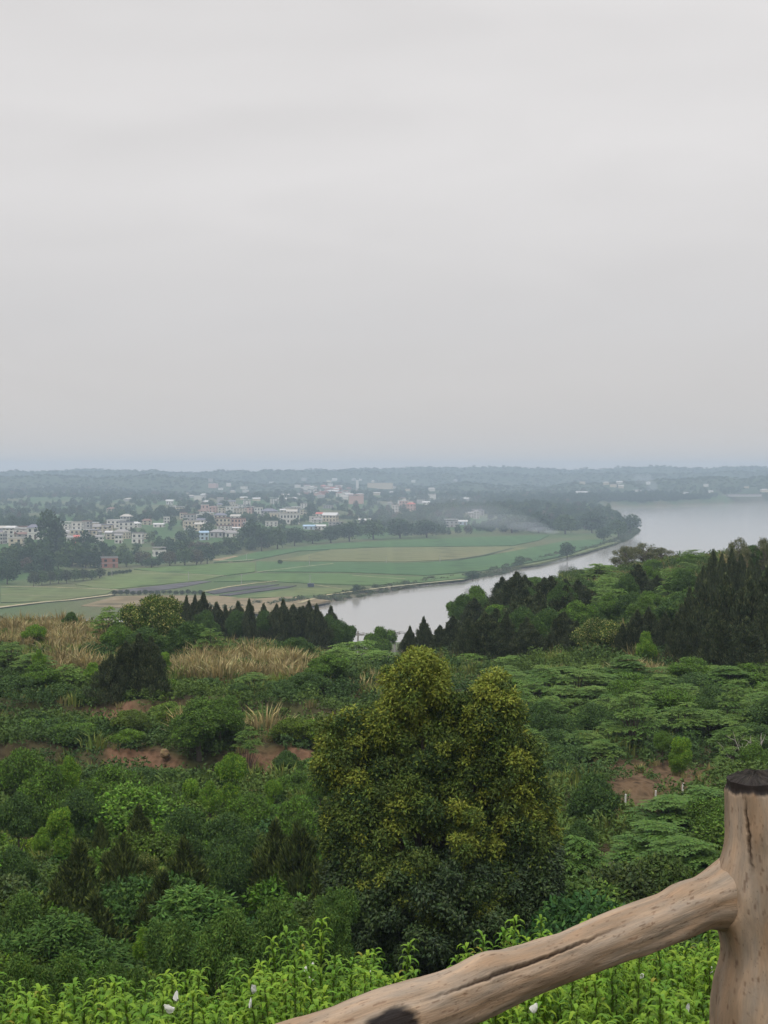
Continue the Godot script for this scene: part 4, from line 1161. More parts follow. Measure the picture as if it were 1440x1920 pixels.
# ---------------------------------------------------------------- the hillside across the gully
func build_hill_plants() -> void:
	var list := [
		# kind, name, u, top, d, width, label
		["blossom_tree", "blossom_tree", 288, 1116, 100, 122, "round tree covered in cream blossom on the left ridge, before the fields"],
		["blossom_tree", "blossom_tree", 1120, 1157, 98, 98, "yellowish cream-blossomed tree between the conifers on the right slope"],
		["blossom_tree", "blossom_tree", 268, 1603, 40, 52, "small cream-blossomed tree among dark conifers in the lower left"],
		["fresh_umbrella_shrub", "shrub", 200, 1142, 106, 66, "flat-topped green shrub left of the cream-blossomed ridge tree"],
		["bush", "shrub", 222, 1172, 97, 76, "yellowish-green shrub in front of the cream-blossomed ridge tree"],
		["dark_bush", "shrub", 272, 1176, 96, 80, "dark green shrub under the cream-blossomed ridge tree"],
		["dark_bush", "shrub", 352, 1166, 99, 84, "dark green shrub right of the cream-blossomed ridge tree"],
		["umbrella_shrub", "shrub", 395, 1182, 95, 70, "flat-topped shrub at the left end of the dry grass strip"],
		["fresh_bush", "shrub", 64, 1170, 101, 46, "bright green bush alone in the dry grass at the left"],
		["dark_bush", "shrub", 132, 1148, 112, 36, "small dark bush on the dry grass crest"],
		["bush", "shrub", 8, 1180, 104, 34, "dull bush at the left edge of the dry grass"],
		["umbrella_shrub", "shrub", 18, 1208, 89, 90, "layered green shrub at the left edge below the dry grass"],
		["umbrella_shrub", "shrub", 62, 1224, 86, 84, "layered green shrub second from the left edge"],
		["fresh_bush", "shrub", 71, 1219, 84, 28, "small rounded light green bush rising above the layered shrubs"],
		["bush", "shrub", 66, 1246, 81, 84, "olive bush below the layered shrubs at the left"],
		["fresh_umbrella_shrub", "shrub", 126, 1250, 82, 66, "yellow-green shrub left of the dark cypresses"],
		["fresh_bush", "shrub", 172, 1244, 83, 44, "yellow-green bush touching the dark cypresses"],
		["dark_bush", "shrub", 20, 1268, 79, 80, "dark bush at the left edge of the terrace"],
		["dark_bush", "shrub", 110, 1284, 78, 90, "dark bush left of the cypresses, at the terrace edge"],
		["dark_bush", "shrub", 160, 1290, 78, 70, "dark bush at the foot of the cypresses"],
		["fresh_bush", "shrub", 316, 1274, 79, 46, "bright green bush at the right foot of the cypresses"],
		["fresh_bush", "shrub", 308, 1222, 86, 30, "pale green bush behind the right cypress"],
		["dark_bush", "shrub", 390, 1272, 81, 74, "dark bush below the dry grass strip, left of three"],
		["umbrella_shrub", "shrub", 470, 1266, 82, 96, "layered shrub below the dry grass strip"],
		["dark_bush", "shrub", 448, 1282, 79, 66, "dark bush below the dry grass strip, middle of three"],
		["dark_bush", "shrub", 530, 1276, 80, 90, "dark bush below the dry grass strip, right of three"],
		["dark_bush", "shrub", 584, 1262, 81, 80, "dark bush in the hollow left of the big olive tree"],
		["bush", "shrub", 616, 1228, 84, 84, "olive-brown bush behind the big olive tree's left shoulder"],
		["dark_bush", "shrub", 238, 1246, 90, 40, "dark bush between dry grass and cypresses"],
		["dark_bush", "shrub", 562, 1234, 92, 34, "small dark bush in the dry grass strip"],
		["tall_tree", "round_tree", 372, 1310, 66, 116, "large rounded green tree standing on the red-soil terraces"],
		["tall_tree", "round_tree", 412, 1304, 67, 92, "rounded tree joined to the right of the terrace tree"],
		["umbrella_shrub", "shrub", 462, 1366, 65, 58, "flat-topped pale green shrub right of the terrace tree"],
		["umbrella_shrub", "shrub", 488, 1336, 72, 54, "flat-topped shrub above the upper red bank"],
		["dark_bush", "shrub", 536, 1408, 64, 60, "dark bush in front of the red bank"],
		["dark_bush", "shrub", 500, 1362, 70, 46, "low dark bush between the two red banks"],
		["bush", "shrub", 570, 1372, 70, 60, "green bush above the right red bank"],
		["dark_bush", "shrub", 250, 1368, 72, 110, "dark bush under the upper red bank at the left"],
		["bush", "shrub", 180, 1362, 72, 90, "green bush under the cypresses' red bank"],
		["bush", "shrub", 60, 1352, 70, 120, "broad green bush at the left edge under the terrace"],
		["bush", "shrub", 130, 1356, 68, 100, "broad green bush second under the terrace"],
		["dark_bush", "shrub", 270, 1442, 62, 90, "dark bush right of the pale rocks"],
		["bush", "shrub", 560, 1450, 60, 70, "green bush below the right red bank"],
		["fresh_bush", "shrub", 127, 1421, 56, 46, "bright yellow-green rounded bush in the left thicket"],
		["fresh_bush", "young_tree", 432, 1410, 58, 62, "bright green young tree with pointed top below the terrace tree"],
		["fresh_bush", "shrub", 355, 1462, 57, 54, "bright green bush left of the pointed young tree"],
		["fresh_bush", "shrub", 392, 1468, 56, 46, "yellow-green bush beside the pointed young tree"],
		["fresh_bush", "shrub", 512, 1462, 58, 36, "small bright bush by the pale boulder"],
		["bush", "shrub", 36, 1404, 60, 100, "green bush at the left edge, mid slope"],
		["bush", "shrub", 200, 1440, 58, 110, "rounded green bush beside the yellow-green one"],
		["bush", "shrub", 88, 1440, 55, 110, "broad green bush in front of the yellow-green one"],
		["bush", "shrub", 300, 1476, 54, 110, "broad green bush below the pale rocks"],
		["dark_bush", "round_tree", 30, 1488, 49, 84, "round dense tree at the left edge"],
		["dark_bush", "shrub", 150, 1482, 50, 90, "dark bush right of the round dense tree"],
		["fresh_bush", "young_tree", 110, 1516, 46, 60, "bright green two-topped tree in the left thicket"],
		["fresh_bush", "shrub", 74, 1556, 45, 36, "yellow-green bush left of the two-topped tree"],
		["olive_cypress", "conical_tree", 250, 1520, 46, 90, "olive green rounded cone tree in the lower left"],
		["olive_cypress", "conical_tree", 184, 1544, 45, 50, "slim light green cone tree left of the olive cone tree"],
		["dark_bush", "shrub", 340, 1516, 47, 100, "dark bush right of the olive cone tree"],
		["dark_bush", "shrub", 430, 1530, 45, 100, "dark bush in the middle of the gully"],
		["bush", "shrub", 470, 1490, 52, 100, "green bush above the gully, left of the big olive tree"],
		["bush", "shrub", 560, 1500, 48, 100, "green bush touching the big olive tree's left side"],
		["bush", "shrub", 600, 1440, 55, 60, "bush tucked behind the big olive tree"],
		["dark_bush", "shrub", 430, 1590, 40, 100, "bluish dark bush above the near thicket"],
		["dark_bush", "shrub", 20, 1590, 41, 90, "bluish dark bush at the left edge"],
		["olive_cypress", "cypress_tree", 152, 1590, 38, 150, "leftmost of the dark conifers in the lower left"],
		["olive_cypress", "cypress_tree", 218, 1576, 38.5, 130, "second dark conifer in the lower left"],
		["olive_cypress", "cypress_tree", 338, 1582, 38, 140, "tallest dark conifer right of the small blossom tree"],
		["olive_cypress", "cypress_tree", 284, 1646, 36, 140, "dark conifer below the small blossom tree"],
		["olive_cypress", "cypress_tree", 110, 1660, 35, 130, "low dark conifer at the lower left"],
		["olive_cypress", "cypress_tree", 180, 1684, 34, 150, "dark conifer at the bottom of the lower left group"],
		["olive_cypress", "cypress_tree", 516, 1550, 40, 130, "dark conifer left of the big olive tree"],
		["olive_cypress", "cypress_tree", 572, 1546, 39, 120, "dark conifer touching the big olive tree"],
		["olive_cypress", "cypress_tree", 606, 1594, 36, 110, "brownish conifer below the big olive tree's left edge"],
		["near_bush", "round_tree", 36, 1680, 32, 130, "soft green tree at the left edge, lower slope"],
		["near_bush", "round_tree", 330, 1740, 23, 170, "drooping-leaved tree left in the near thicket"],
		["near_bush", "round_tree", 430, 1712, 22, 160, "drooping-leaved tree in the middle of the near thicket"],
		["near_bush", "round_tree", 520, 1692, 22.5, 160, "drooping-leaved tree right in the near thicket"],
		["near_bush", "round_tree", 622, 1676, 24, 120, "drooping-leaved tree against the dark glossy tree"],
		["near_bush", "shrub", 30, 1800, 16, 140, "olive-leaved bush at the lower left corner above the peach trees"],
		["near_bush", "shrub", 120, 1796, 17, 140, "olive-leaved bush second above the peach trees"],
		["near_bush", "shrub", 205, 1812, 16, 120, "olive-leaved bush third above the peach trees"],
		["fresh_bush", "shrub", 264, 1748, 25, 46, "small bright green bush between thicket and conifers"],
		# behind the ridge, towards the river
		["bush", "round_tree", 712, 1177, 172, 58, "rounded tree in the gap before the river, between two poles"],
		["fresh_umbrella_shrub", "shrub", 668, 1203, 106, 118, "light green domed shrub below the river gap"],
		["fresh_umbrella_shrub", "shrub", 640, 1218, 101, 84, "light green shrub left of the domed shrub"],
		["fresh_umbrella_shrub", "shrub", 712, 1222, 99, 90, "light green shrub right of the domed shrub"],
		["fresh_umbrella_shrub", "shrub", 876, 1228, 100, 80, "light green shrub behind the big olive tree's top"],
		["fresh_umbrella_shrub", "shrub", 955, 1232, 98, 84, "light green domed shrub right of the big olive tree's top"],
		["dark_bush", "shrub", 560, 1196, 112, 60, "dark shrub under the left conifers"],
		["bush", "shrub", 862, 1122, 168, 44, "dark spreading bush at the water's edge of the right slope"],
		["bush", "shrub", 893, 1100, 165, 66, "light shrub on the crest of the right slope nearest the river"],
		["fresh_bush", "shrub", 930, 1132, 140, 64, "light green shrub on the open slope"],
		["dark_bush", "round_tree", 1100, 1088, 150, 90, "dark rounded tree on the right slope"],
		["dark_bush", "round_tree", 1146, 1084, 160, 70, "second dark rounded tree on the right slope"],
		["bush", "round_tree", 1136, 1128, 125, 80, "pale bluish-green tree on the right slope"],
		["bush", "shrub", 1160, 1104, 140, 60, "green shrub in the middle of the right slope"],
		["fresh_bush", "young_tree", 1212, 1186, 93, 42, "bright green little tree right of the blossomed tree"],
		["gum_tree", "gum_tree", 1172, 1026, 202, 50, "open-crowned thin tree at the left end of the ridge line"],
		["gum_tree", "gum_tree", 1206, 1018, 204, 54, "tallest open-crowned thin tree on the ridge line"],
		["gum_tree", "gum_tree", 1240, 1028, 203, 52, "third open-crowned thin tree on the ridge line"],
		["gum_tree", "gum_tree", 1272, 1042, 200, 38, "lowest open-crowned thin tree on the ridge line"],
		["gum_tree", "gum_tree", 1386, 1008, 138, 44, "thin tree rising above the right conifers"],
		["gum_tree", "gum_tree", 1432, 1012, 140, 46, "thin tree at the right edge above the conifers"],
		["dark_bush", "shrub", 1414, 1022, 140, 34, "dark round bush on the right skyline"],
		["cypress", "cypress_tree", 1190, 1058, 192, 18, "small dark conifer under the thin trees"],
		["cypress", "cypress_tree", 1292, 1052, 185, 18, "small dark conifer left of two on the ridge line"],
		["cypress", "cypress_tree", 1306, 1054, 185, 16, "small dark conifer right of two on the ridge line"],
		["cypress", "cypress_tree", 1426, 1052, 120, 22, "small dark conifer at the right edge in pale grass"],
		# foot of the right slope
		["umbrella_shrub", "shrub", 1190, 1306, 68, 120, "dark layered tree hanging over the brown bank"],
		["umbrella_shrub", "shrub", 1130, 1390, 64, 80, "layered shrub at the left of the brown bank"],
		["fresh_bush", "shrub", 1278, 1382, 62, 50, "bright small tree leaning over the brown bank"],
		["bush", "shrub", 1246, 1372, 65, 40, "small bush left of the leaning tree"],
		["dark_bush", "shrub", 1060, 1400, 64, 100, "dark shrub behind the big olive tree's right side"],
		["dark_bush", "round_tree", 1112, 1452, 52, 104, "dark bluish-green dome bush right of the big olive tree"],
		["dark_bush", "shrub", 1090, 1540, 46, 70, "dark shrub under the bluish dome bush"],
		["umbrella_shrub", "shrub", 1370, 1402, 60, 60, "layered shrub beside the top of the wooden post"],
		["bush", "shrub", 1420, 1398, 60, 60, "green shrub behind the wooden post's top"],
		["feathery_shrub", "feathery_shrub", 1262, 1500, 50, 190, "large soft feathery bush left of the wooden post"],
		["feathery_shrub", "feathery_shrub", 1326, 1488, 52, 170, "soft feathery bush behind the wooden post"],
		["feathery_shrub", "feathery_shrub", 1240, 1552, 44, 190, "soft feathery bush lower left of the wooden post"],
		["tall_tree", "round_tree", 1350, 1494, 46, 130, "bright-topped dark tree touching the wooden post"],
		["feathery_shrub", "feathery_shrub", 1290, 1580, 41, 190, "soft feathery bush just above the rail's right end"],
		["feathery_shrub", "feathery_shrub", 1092, 1590, 38, 160, "feathery light green bush right of the dark glossy tree"],
		["bush", "shrub", 1180, 1590, 44, 40, "small yellowish bush beside the footpath"],
		["fresh_bush", "shrub", 1185, 1666, 38, 34, "pale green bush on the footpath's lower bend"],
	]
	for t in list:
		hill_plant(t[0], t[1], t[2], t[3], t[4], t[5], t[6], "conifer" if t[1] in ["cypress_tree", "conical_tree"] else ("tree" if "tree" in t[1] else "bush"))
	# the dark cypress clump on the left terrace
	var four := ["leftmost", "second", "third and tallest", "rightmost"]
	for k in 4:
		hill_plant("cypress", "cypress_tree", [206, 234, 262, 288][k], [1230, 1206, 1192, 1198][k], [77, 77.6, 78, 77.4][k], [62, 66, 70, 64][k], four[k] + " dark cypress of the dense clump on the left terrace", "conifer", "dense cypress clump on the left terrace")
	# conifers behind the left ridge
	var a := [[344, 1120], [362, 1111], [379, 1116], [428, 1134], [449, 1128], [470, 1127], [494, 1135], [514, 1128], [534, 1130], [551, 1126], [574, 1127], [596, 1138], [616, 1140], [634, 1178], [402, 1136]]
	var ord := ["first", "second", "third", "fifth", "sixth", "seventh", "eighth", "ninth", "tenth", "eleventh", "twelfth", "thirteenth", "fourteenth", "last", "fourth"]
	for k in a.size():
		hill_plant("cypress", "cypress_tree", a[k][0], a[k][1] + [0, 7, -3, 10, 3, -2][k % 6], 146 + (k * 7) % 11, [34, 40, 44, 36, 50][k % 5] + (0 if k < 8 else 8), ord[k] + " from the left of the pointed conifers between fields and left ridge", "conifer", "pointed conifers behind the left ridge")
	for k in 16:
		var u := rng.randf_range(335, 640); var d := rng.randf_range(146, 160)
		hill_plant("cypress" if k % 2 else "dark_bush", "wood_tree", u, rng.randf_range(1138, 1160) + maxf(0, u - 600) * 0.4, d, rng.randf_range(38, 56), ("low dark conifer" if k % 2 else "low dark rounded tree") + " filling the left conifer row, " + ("left part" if u < 430 else ("middle part" if u < 540 else "right part")), "tree", "trees filling the left conifer row")
	# conifers of the right slope
	var b := [[766, 1176, 120, 36], [797, 1160, 122, 42], [824, 1174, 118, 46], [851, 1158, 121, 58], [905, 1166, 118, 56], [884, 1176, 104, 50], [924, 1162, 104, 56], [952, 1152, 106, 52], [986, 1160, 104, 56], [1016, 1150, 106, 54], [1052, 1152, 103, 56], [1082, 1166, 101, 46],
		[944, 1084, 150, 56], [984, 1080, 152, 58], [1022, 1084, 148, 58], [1060, 1100, 140, 52], [966, 1118, 134, 56], [1006, 1116, 134, 56], [1046, 1122, 130, 52], [1192, 1146, 100, 50], [1218, 1140, 102, 52], [1246, 1150, 100, 48], [1170, 1170, 97, 36]]
	for k in b.size():
		var how: String = "in the front rank of the right slope, %s from the left" % ORDINAL[k] if k < 12 else ("on the upper part of the right slope, %s from the left" % ORDINAL[k - 12] if k < 19 else "right of the blossomed tree, %s of four" % ORDINAL[k - 19])
		hill_plant("cypress", "cypress_tree", b[k][0], b[k][1], b[k][2], b[k][3], "dark conifer " + how, "conifer", "dark conifers of the right slope")
	var c := [[1334, 1034, 116, 36], [1352, 1040, 115, 36], [1374, 1032, 118, 40], [1394, 1040, 116, 40], [1412, 1052, 112, 40], [1316, 1062, 110, 36], [1296, 1106, 94, 60], [1328, 1092, 93, 74], [1362, 1082, 93, 84], [1400, 1086, 92, 84], [1434, 1066, 94, 84], [1276, 1150, 92, 48], [1342, 1150, 88, 80], [1398, 1160, 87, 80], [1448, 1120, 89, 80]]
	for k in c.size():
		hill_plant("cypress", "cypress_tree", c[k][0], c[k][1], c[k][2], c[k][3], ("%s dark conifer in the back row of the right edge group" % ORDINAL[k]) if k < 6 else ("%s dark conifer in the front row of the right edge group" % ORDINAL[k - 6]), "conifer", "dark conifers at the right edge")
	for k in 30:
		var u := rng.randf_range(870, 1095); var d := rng.randf_range(101, 150)
		var up: float = rng.randf_range(2.6, 4.4)
		hill_plant("cypress" if k % 3 else "dark_bush", "wood_tree", u, HORIZON + (EYE - on_hill(u, d).y - up) / d * F, d, up * rng.randf_range(0.6, 0.95) / d * F, ("slim " if up > 3.5 else "low ") + ("dark conifer" if k % 3 else "dark rounded tree") + " packed into the dense wood of the right slope, " + ("river side" if u < 980 else "ridge side"), "tree", "dense wood of the right slope")
	# layered shrubs covering the right slope, in rows
	var row := [[86.0, 1246], [82.0, 1262], [78.0, 1282], [74.0, 1302], [70.5, 1330], [67.0, 1362]]
	for r in row.size():
		var u := 948.0 + (r % 2) * 28
		var n := 1
		while u < 1480:
			if not (r >= 4 and u > 1150 and u < 1240) and not (r == 5 and u > 1230 and u < 1350):
				hill_plant(["umbrella_shrub", "umbrella_shrub", "bush", "umbrella_shrub", "dark_bush", "umbrella_shrub", "feathery_shrub"][rng.randi() % 7], "layered_shrub", u, row[r][1] + rng.randf_range(-14, 14) - maxf(0, u - 1200) * 0.03, row[r][0] + rng.randf_range(-1, 1), rng.randf_range(70, 140), "%s spreading shrub from the left in the %s tier of the right slope" % [ORDINAL[n - 1], ["top", "second", "third", "fourth", "fifth", "lowest"][r]], "bush", "layered shrubs on the right slope")
				n += 1
			u += rng.randf_range(48, 64)
	for k in 30:
		var u := rng.randf_range(985, 1300); var d := rng.randf_range(102, 150)
		var up: float = rng.randf_range(1.6, 3.4)
		hill_plant(["dark_bush", "bush", "tall_tree", "dark_bush", "cypress"][k % 5], "wood_tree", u, HORIZON + (EYE - on_hill(u, d).y - up) / d * F, d, up * rng.randf_range(0.8, 1.4) / d * F, ["dark rounded bush", "mid-green bush", "tall mid-green tree", "dark spreading bush", "dark conifer"][k % 5] + " in the woodland below the open slope, " + ("left part" if u < 1090 else ("middle part" if u < 1200 else "right part")), "tree", "merging woodland below the open slope")
	# pale shrubs on the far open slope
	for k in 34:
		var u := rng.randf_range(1000, 1310); var d := rng.randf_range(112, 188)
		hill_plant(["fresh_umbrella_shrub", "umbrella_shrub", "bush"][k % 3], "slope_shrub", u, HORIZON + (EYE - on_hill(u, d).y - rng.randf_range(1.4, 2.6)) / d * F, d, rng.randf_range(2.6, 4.2) / d * F, ["light flat-topped shrub", "green layered shrub", "rounded green bush"][k % 3] + " massed on the open slope, " + ("lower part" if d < 135 else ("middle part" if d < 160 else "upper part under the thin trees")), "bush", "light shrubs on the open slope")

func build_undergrowth() -> void:
	var green := weed_clump(110, 0.9, 0.55, 0.17, Color(1, 1, 1), Color(1.25, 1.2, 0.9))
	var leafy := weed_clump(170, 1.1, 0.85, 0.17, Color(1, 1, 1), Color(1.2, 1.15, 0.9))
	var dry := [grass_clump("grass_blade", 80, 1.3, 1.2, Color(0.31, 0.25, 0.145), Color(0.2, 0.165, 0.09), 0.95), grass_clump("grass_blade", 60, 1.1, 1.2, Color(0.25, 0.2, 0.11), Color(0.15, 0.14, 0.06), 0.8)]
	var lush := grass_clump("grass_blade", 50, 0.9, 1.0, Color(0.1, 0.15, 0.035), Color(0.17, 0.18, 0.06), 0.8)
	var sets := [[green, [], []], [leafy, [], []], [dry[0], [], []], [dry[1], [], []], [lush, [], []]]
	var d := 10.0
	while d < 235:
		var step := 0.55 + d * 0.0042
		var half := minf(d * 0.32 + 2, 66)
		var x := -half
		while x < half:
			x += step * rng.randf_range(0.5, 1.5)
			var dd := d + rng.randf_range(-0.6, 0.6) * step
			if dd < 11: continue
			var soil := maxf(inside(RED_SOIL, x, dd), inside(BROWN_SOIL, x, dd))
			var tan_ := inside(DRY_GRASS, x, dd)
			var k: int
			if soil > 0.35:
				if rng.randf() < 0.72: continue
				k = 3 if rng.randf() < 0.6 else 0
			elif tan_ > 0.4:
				k = 2 if rng.randf() < 0.6 else 3
				if rng.randf() < 0.16: k = 4
				if rng.randf() < 0.06: k = 1
			else:
				var w := soft.get_noise_2d(x * 7, dd * 7)
				k = 4 if w > 0.3 else (1 if rng.randf() < 0.5 else 0)
				if rng.randf() < 0.05: k = 3
			var z := rng.randf_range(0.7, 1.3) * (0.4 if k == 3 and dd < 80 else 1.0)
			sets[k][1].append(Transform3D(Basis(Vector3.UP, rng.randf() * TAU).scaled(Vector3(z, z * rng.randf_range(0.75, 1.2), z)), Vector3(x, near_land(x, dd) - 0.05, -dd)))
			if k >= 2:
				var t := rng.randf_range(0.75, 1.2)
				sets[k][2].append(Color(t, t, t))
			else:
				var c := Color(0.045, 0.085, 0.026).lerp(Color(0.09, 0.14, 0.032), clampf(soft.get_noise_2d(x * 4 + 90, dd * 4) * 1.4 + 0.4 + rng.randf_range(-0.25, 0.25), 0, 1))
				sets[k][2].append(c)
		d += step * 0.8
	var names := [["low_weeds", "low green weeds covering the hillside", "weeds"], ["thicket", "knee-high leafy scrub covering the hillside between the trees", "scrub"], ["dry_grass", "tall dry tan grass on the ridge and terraces", "grass"], ["short_dry_grass", "short yellowish grass at the edges of the dry patches", "grass"], ["green_grass", "green grass between the bushes on the hillside", "grass"]]
	for k in 5:
		print(names[k][0], " ", sets[k][1].size())
		stuff(names[k][0], sets[k][0], sets[k][1], sets[k][2], names[k][1], names[k][2])

func build_thicket() -> void:
	# the closed scrub of the gully and its banks, bush against bush
	var kinds := [["bush", 4], ["dark_bush", 3], ["near_bush", 3], ["fresh_bush", 3]]
	for k in kinds.size():
		for j in kinds[k][1]:
			var p: Array = kit[kinds[k][0]][j]
			var where := []; var tints := []
			for n in (46 if k < 2 else 26):
				var d := rng.randf_range(13, 73); var x: float
				if rng.randf() < 0.72: x = rng.randf_range(-0.30, 0.02) * d
				else: x = rng.randf_range(0.1, 0.32) * d
				if d > 44 and x > 3: continue
				if k == 2 and d > 34 or k != 2 and d < 24 or k == 3 and d < 46: continue
				if k == 3 and rng.randf() < 0.5: continue
				if inside(RED_SOIL, x, d) + inside(BROWN_SOIL, x, d) > 0.1: continue
				var w := rng.randf_range(2.0, 4.2) * (0.65 if d < 26 else 1.0) * (0.6 if k == 3 else 1.0); var h := w * rng.randf_range(0.5, 0.85)
				if d > 53: w *= 0.62; h *= 0.5
				# keep below the sight line to the terraces
				where.append(Transform3D(Basis(Vector3.UP, rng.randf() * TAU).scaled(Vector3(w / p[1], h / p[0], w / p[1])), Vector3(x, near_land(x, d) - 0.1, -d)))
				var t := rng.randf_range(0.65, 1.2) * (0.75 if k == 3 else 1.0)
				tints.append(Color(t * rng.randf_range(0.8, 1.25), t * rng.randf_range(0.95, 1.1), t * rng.randf_range(0.7, 1.1)))
			stuff("scrub", p[2], where, tints, ["green bushes crowding the gully", "dark bushes crowding the gully", "drooping bushes crowding the near slope", "bright bushes crowding the gully"][k] + ["", ", broader ones", ", looser ones", ", denser ones"][j], "scrub")

func rock(called: String, u: float, d: float, size: Vector3, c: Color, label: String) -> void:
	begin()
	var n := 12
	for j in n + 1:
		for k in n:
			var a := PI * j / n; var b := TAU * k / n
			var dir := Vector3(sin(a) * cos(b), cos(a), sin(a) * sin(b))
			var r := 1.0 + 0.35 * soft.get_noise_3d(dir.x * 60 + u, dir.y * 60, dir.z * 60)
			V.append(dir * size * 0.5 * r); C.append(tone(c, 0.08))
	for j in n:
		for k in n:
			var p := j * n + k; var q := j * n + (k + 1) % n
			I.append_array([p, p + n, q, q, p + n, q + n])
	var at := on_hill(u, d)
	tag(put(called, finish(M.soil), null, Transform3D(Basis(Vector3.UP, u), at + Vector3(0, size.y * 0.28, 0))), label, "rock")

func build_hill_things() -> void:
	rock("boulder", 484, 61.5, Vector3(0.9, 0.45, 0.7), Color(0.27, 0.18, 0.12), "smooth pale tan boulder below the red bank")
	rock("boulder", 307, 66, Vector3(0.5, 0.5, 0.45), Color(0.24, 0.165, 0.115), "upright pale rock left of the terrace tree")
	rock("boulder", 262, 75, Vector3(0.35, 0.3, 0.3), Color(0.45, 0.43, 0.4), "small white stone under the cypress clump")
	rock("boulder", 276, 74.6, Vector3(0.4, 0.3, 0.3), Color(0.45, 0.43, 0.4), "second small white stone under the cypress clump")
	rock("boulder", 1154, 46.5, Vector3(0.4, 0.25, 0.3), Color(0.4, 0.38, 0.36), "pale rubble stone on the footpath")
	rock("boulder", 1146, 46, Vector3(0.3, 0.2, 0.25), Color(0.1, 0.09, 0.09), "dark rubble stone on the footpath")
	for k in 3:
		var p := on_hill([1175, 1283, 1232][k], [54.0, 56.5, 56.0][k])
		begin(); tube([Vector3(0, -0.2, 0), Vector3(0.02, [0.55, 0.42, 0.34][k], 0), Vector3(0.02, [0.56, 0.43, 0.35][k], 0)], [0.04, 0.038, 0.01], 8, Color(0.5, 0.5, 0.47))
		tag(put("marker_stake", finish(M.plaster), null, Transform3D(Basis(), p)), ["tallest white marker stake beside the bluish dome bush", "white marker stake nearest the wooden post", "short white marker stake between the other two"][k], "stake")
	# a bare dead shrub at the right
	var o := base("dead_shrub", on_hill(1398, 63.5))
	for k in 6:
		begin()
		var a := k * 1.05; var p := Vector3.ZERO; var pts := [p]; var rad := [0.035]
		for j in 6:
			p += Vector3(cos(a) * 0.18, 0.3, sin(a) * 0.12) + rv() * 0.1
			pts.append(p); rad.append(0.03 - 0.0045 * j)
		tube(pts, rad, 5, Color(0.3, 0.28, 0.25))
		for j in [2, 3, 4, 5]:
			var q: Vector3 = pts[j]
			var e := q + (Vector3(cos(a + j), 0.7, sin(a + j)) + rv() * 0.5) * 0.4
			tube([q, q.lerp(e, 0.5) + rv() * 0.04, e], [0.014, 0.01, 0.005], 4, Color(0.3, 0.28, 0.25))
		put("branch", finish(M.bark), o)
	tag(o, "bare grey dead shrub right of the brown bank", "shrub")

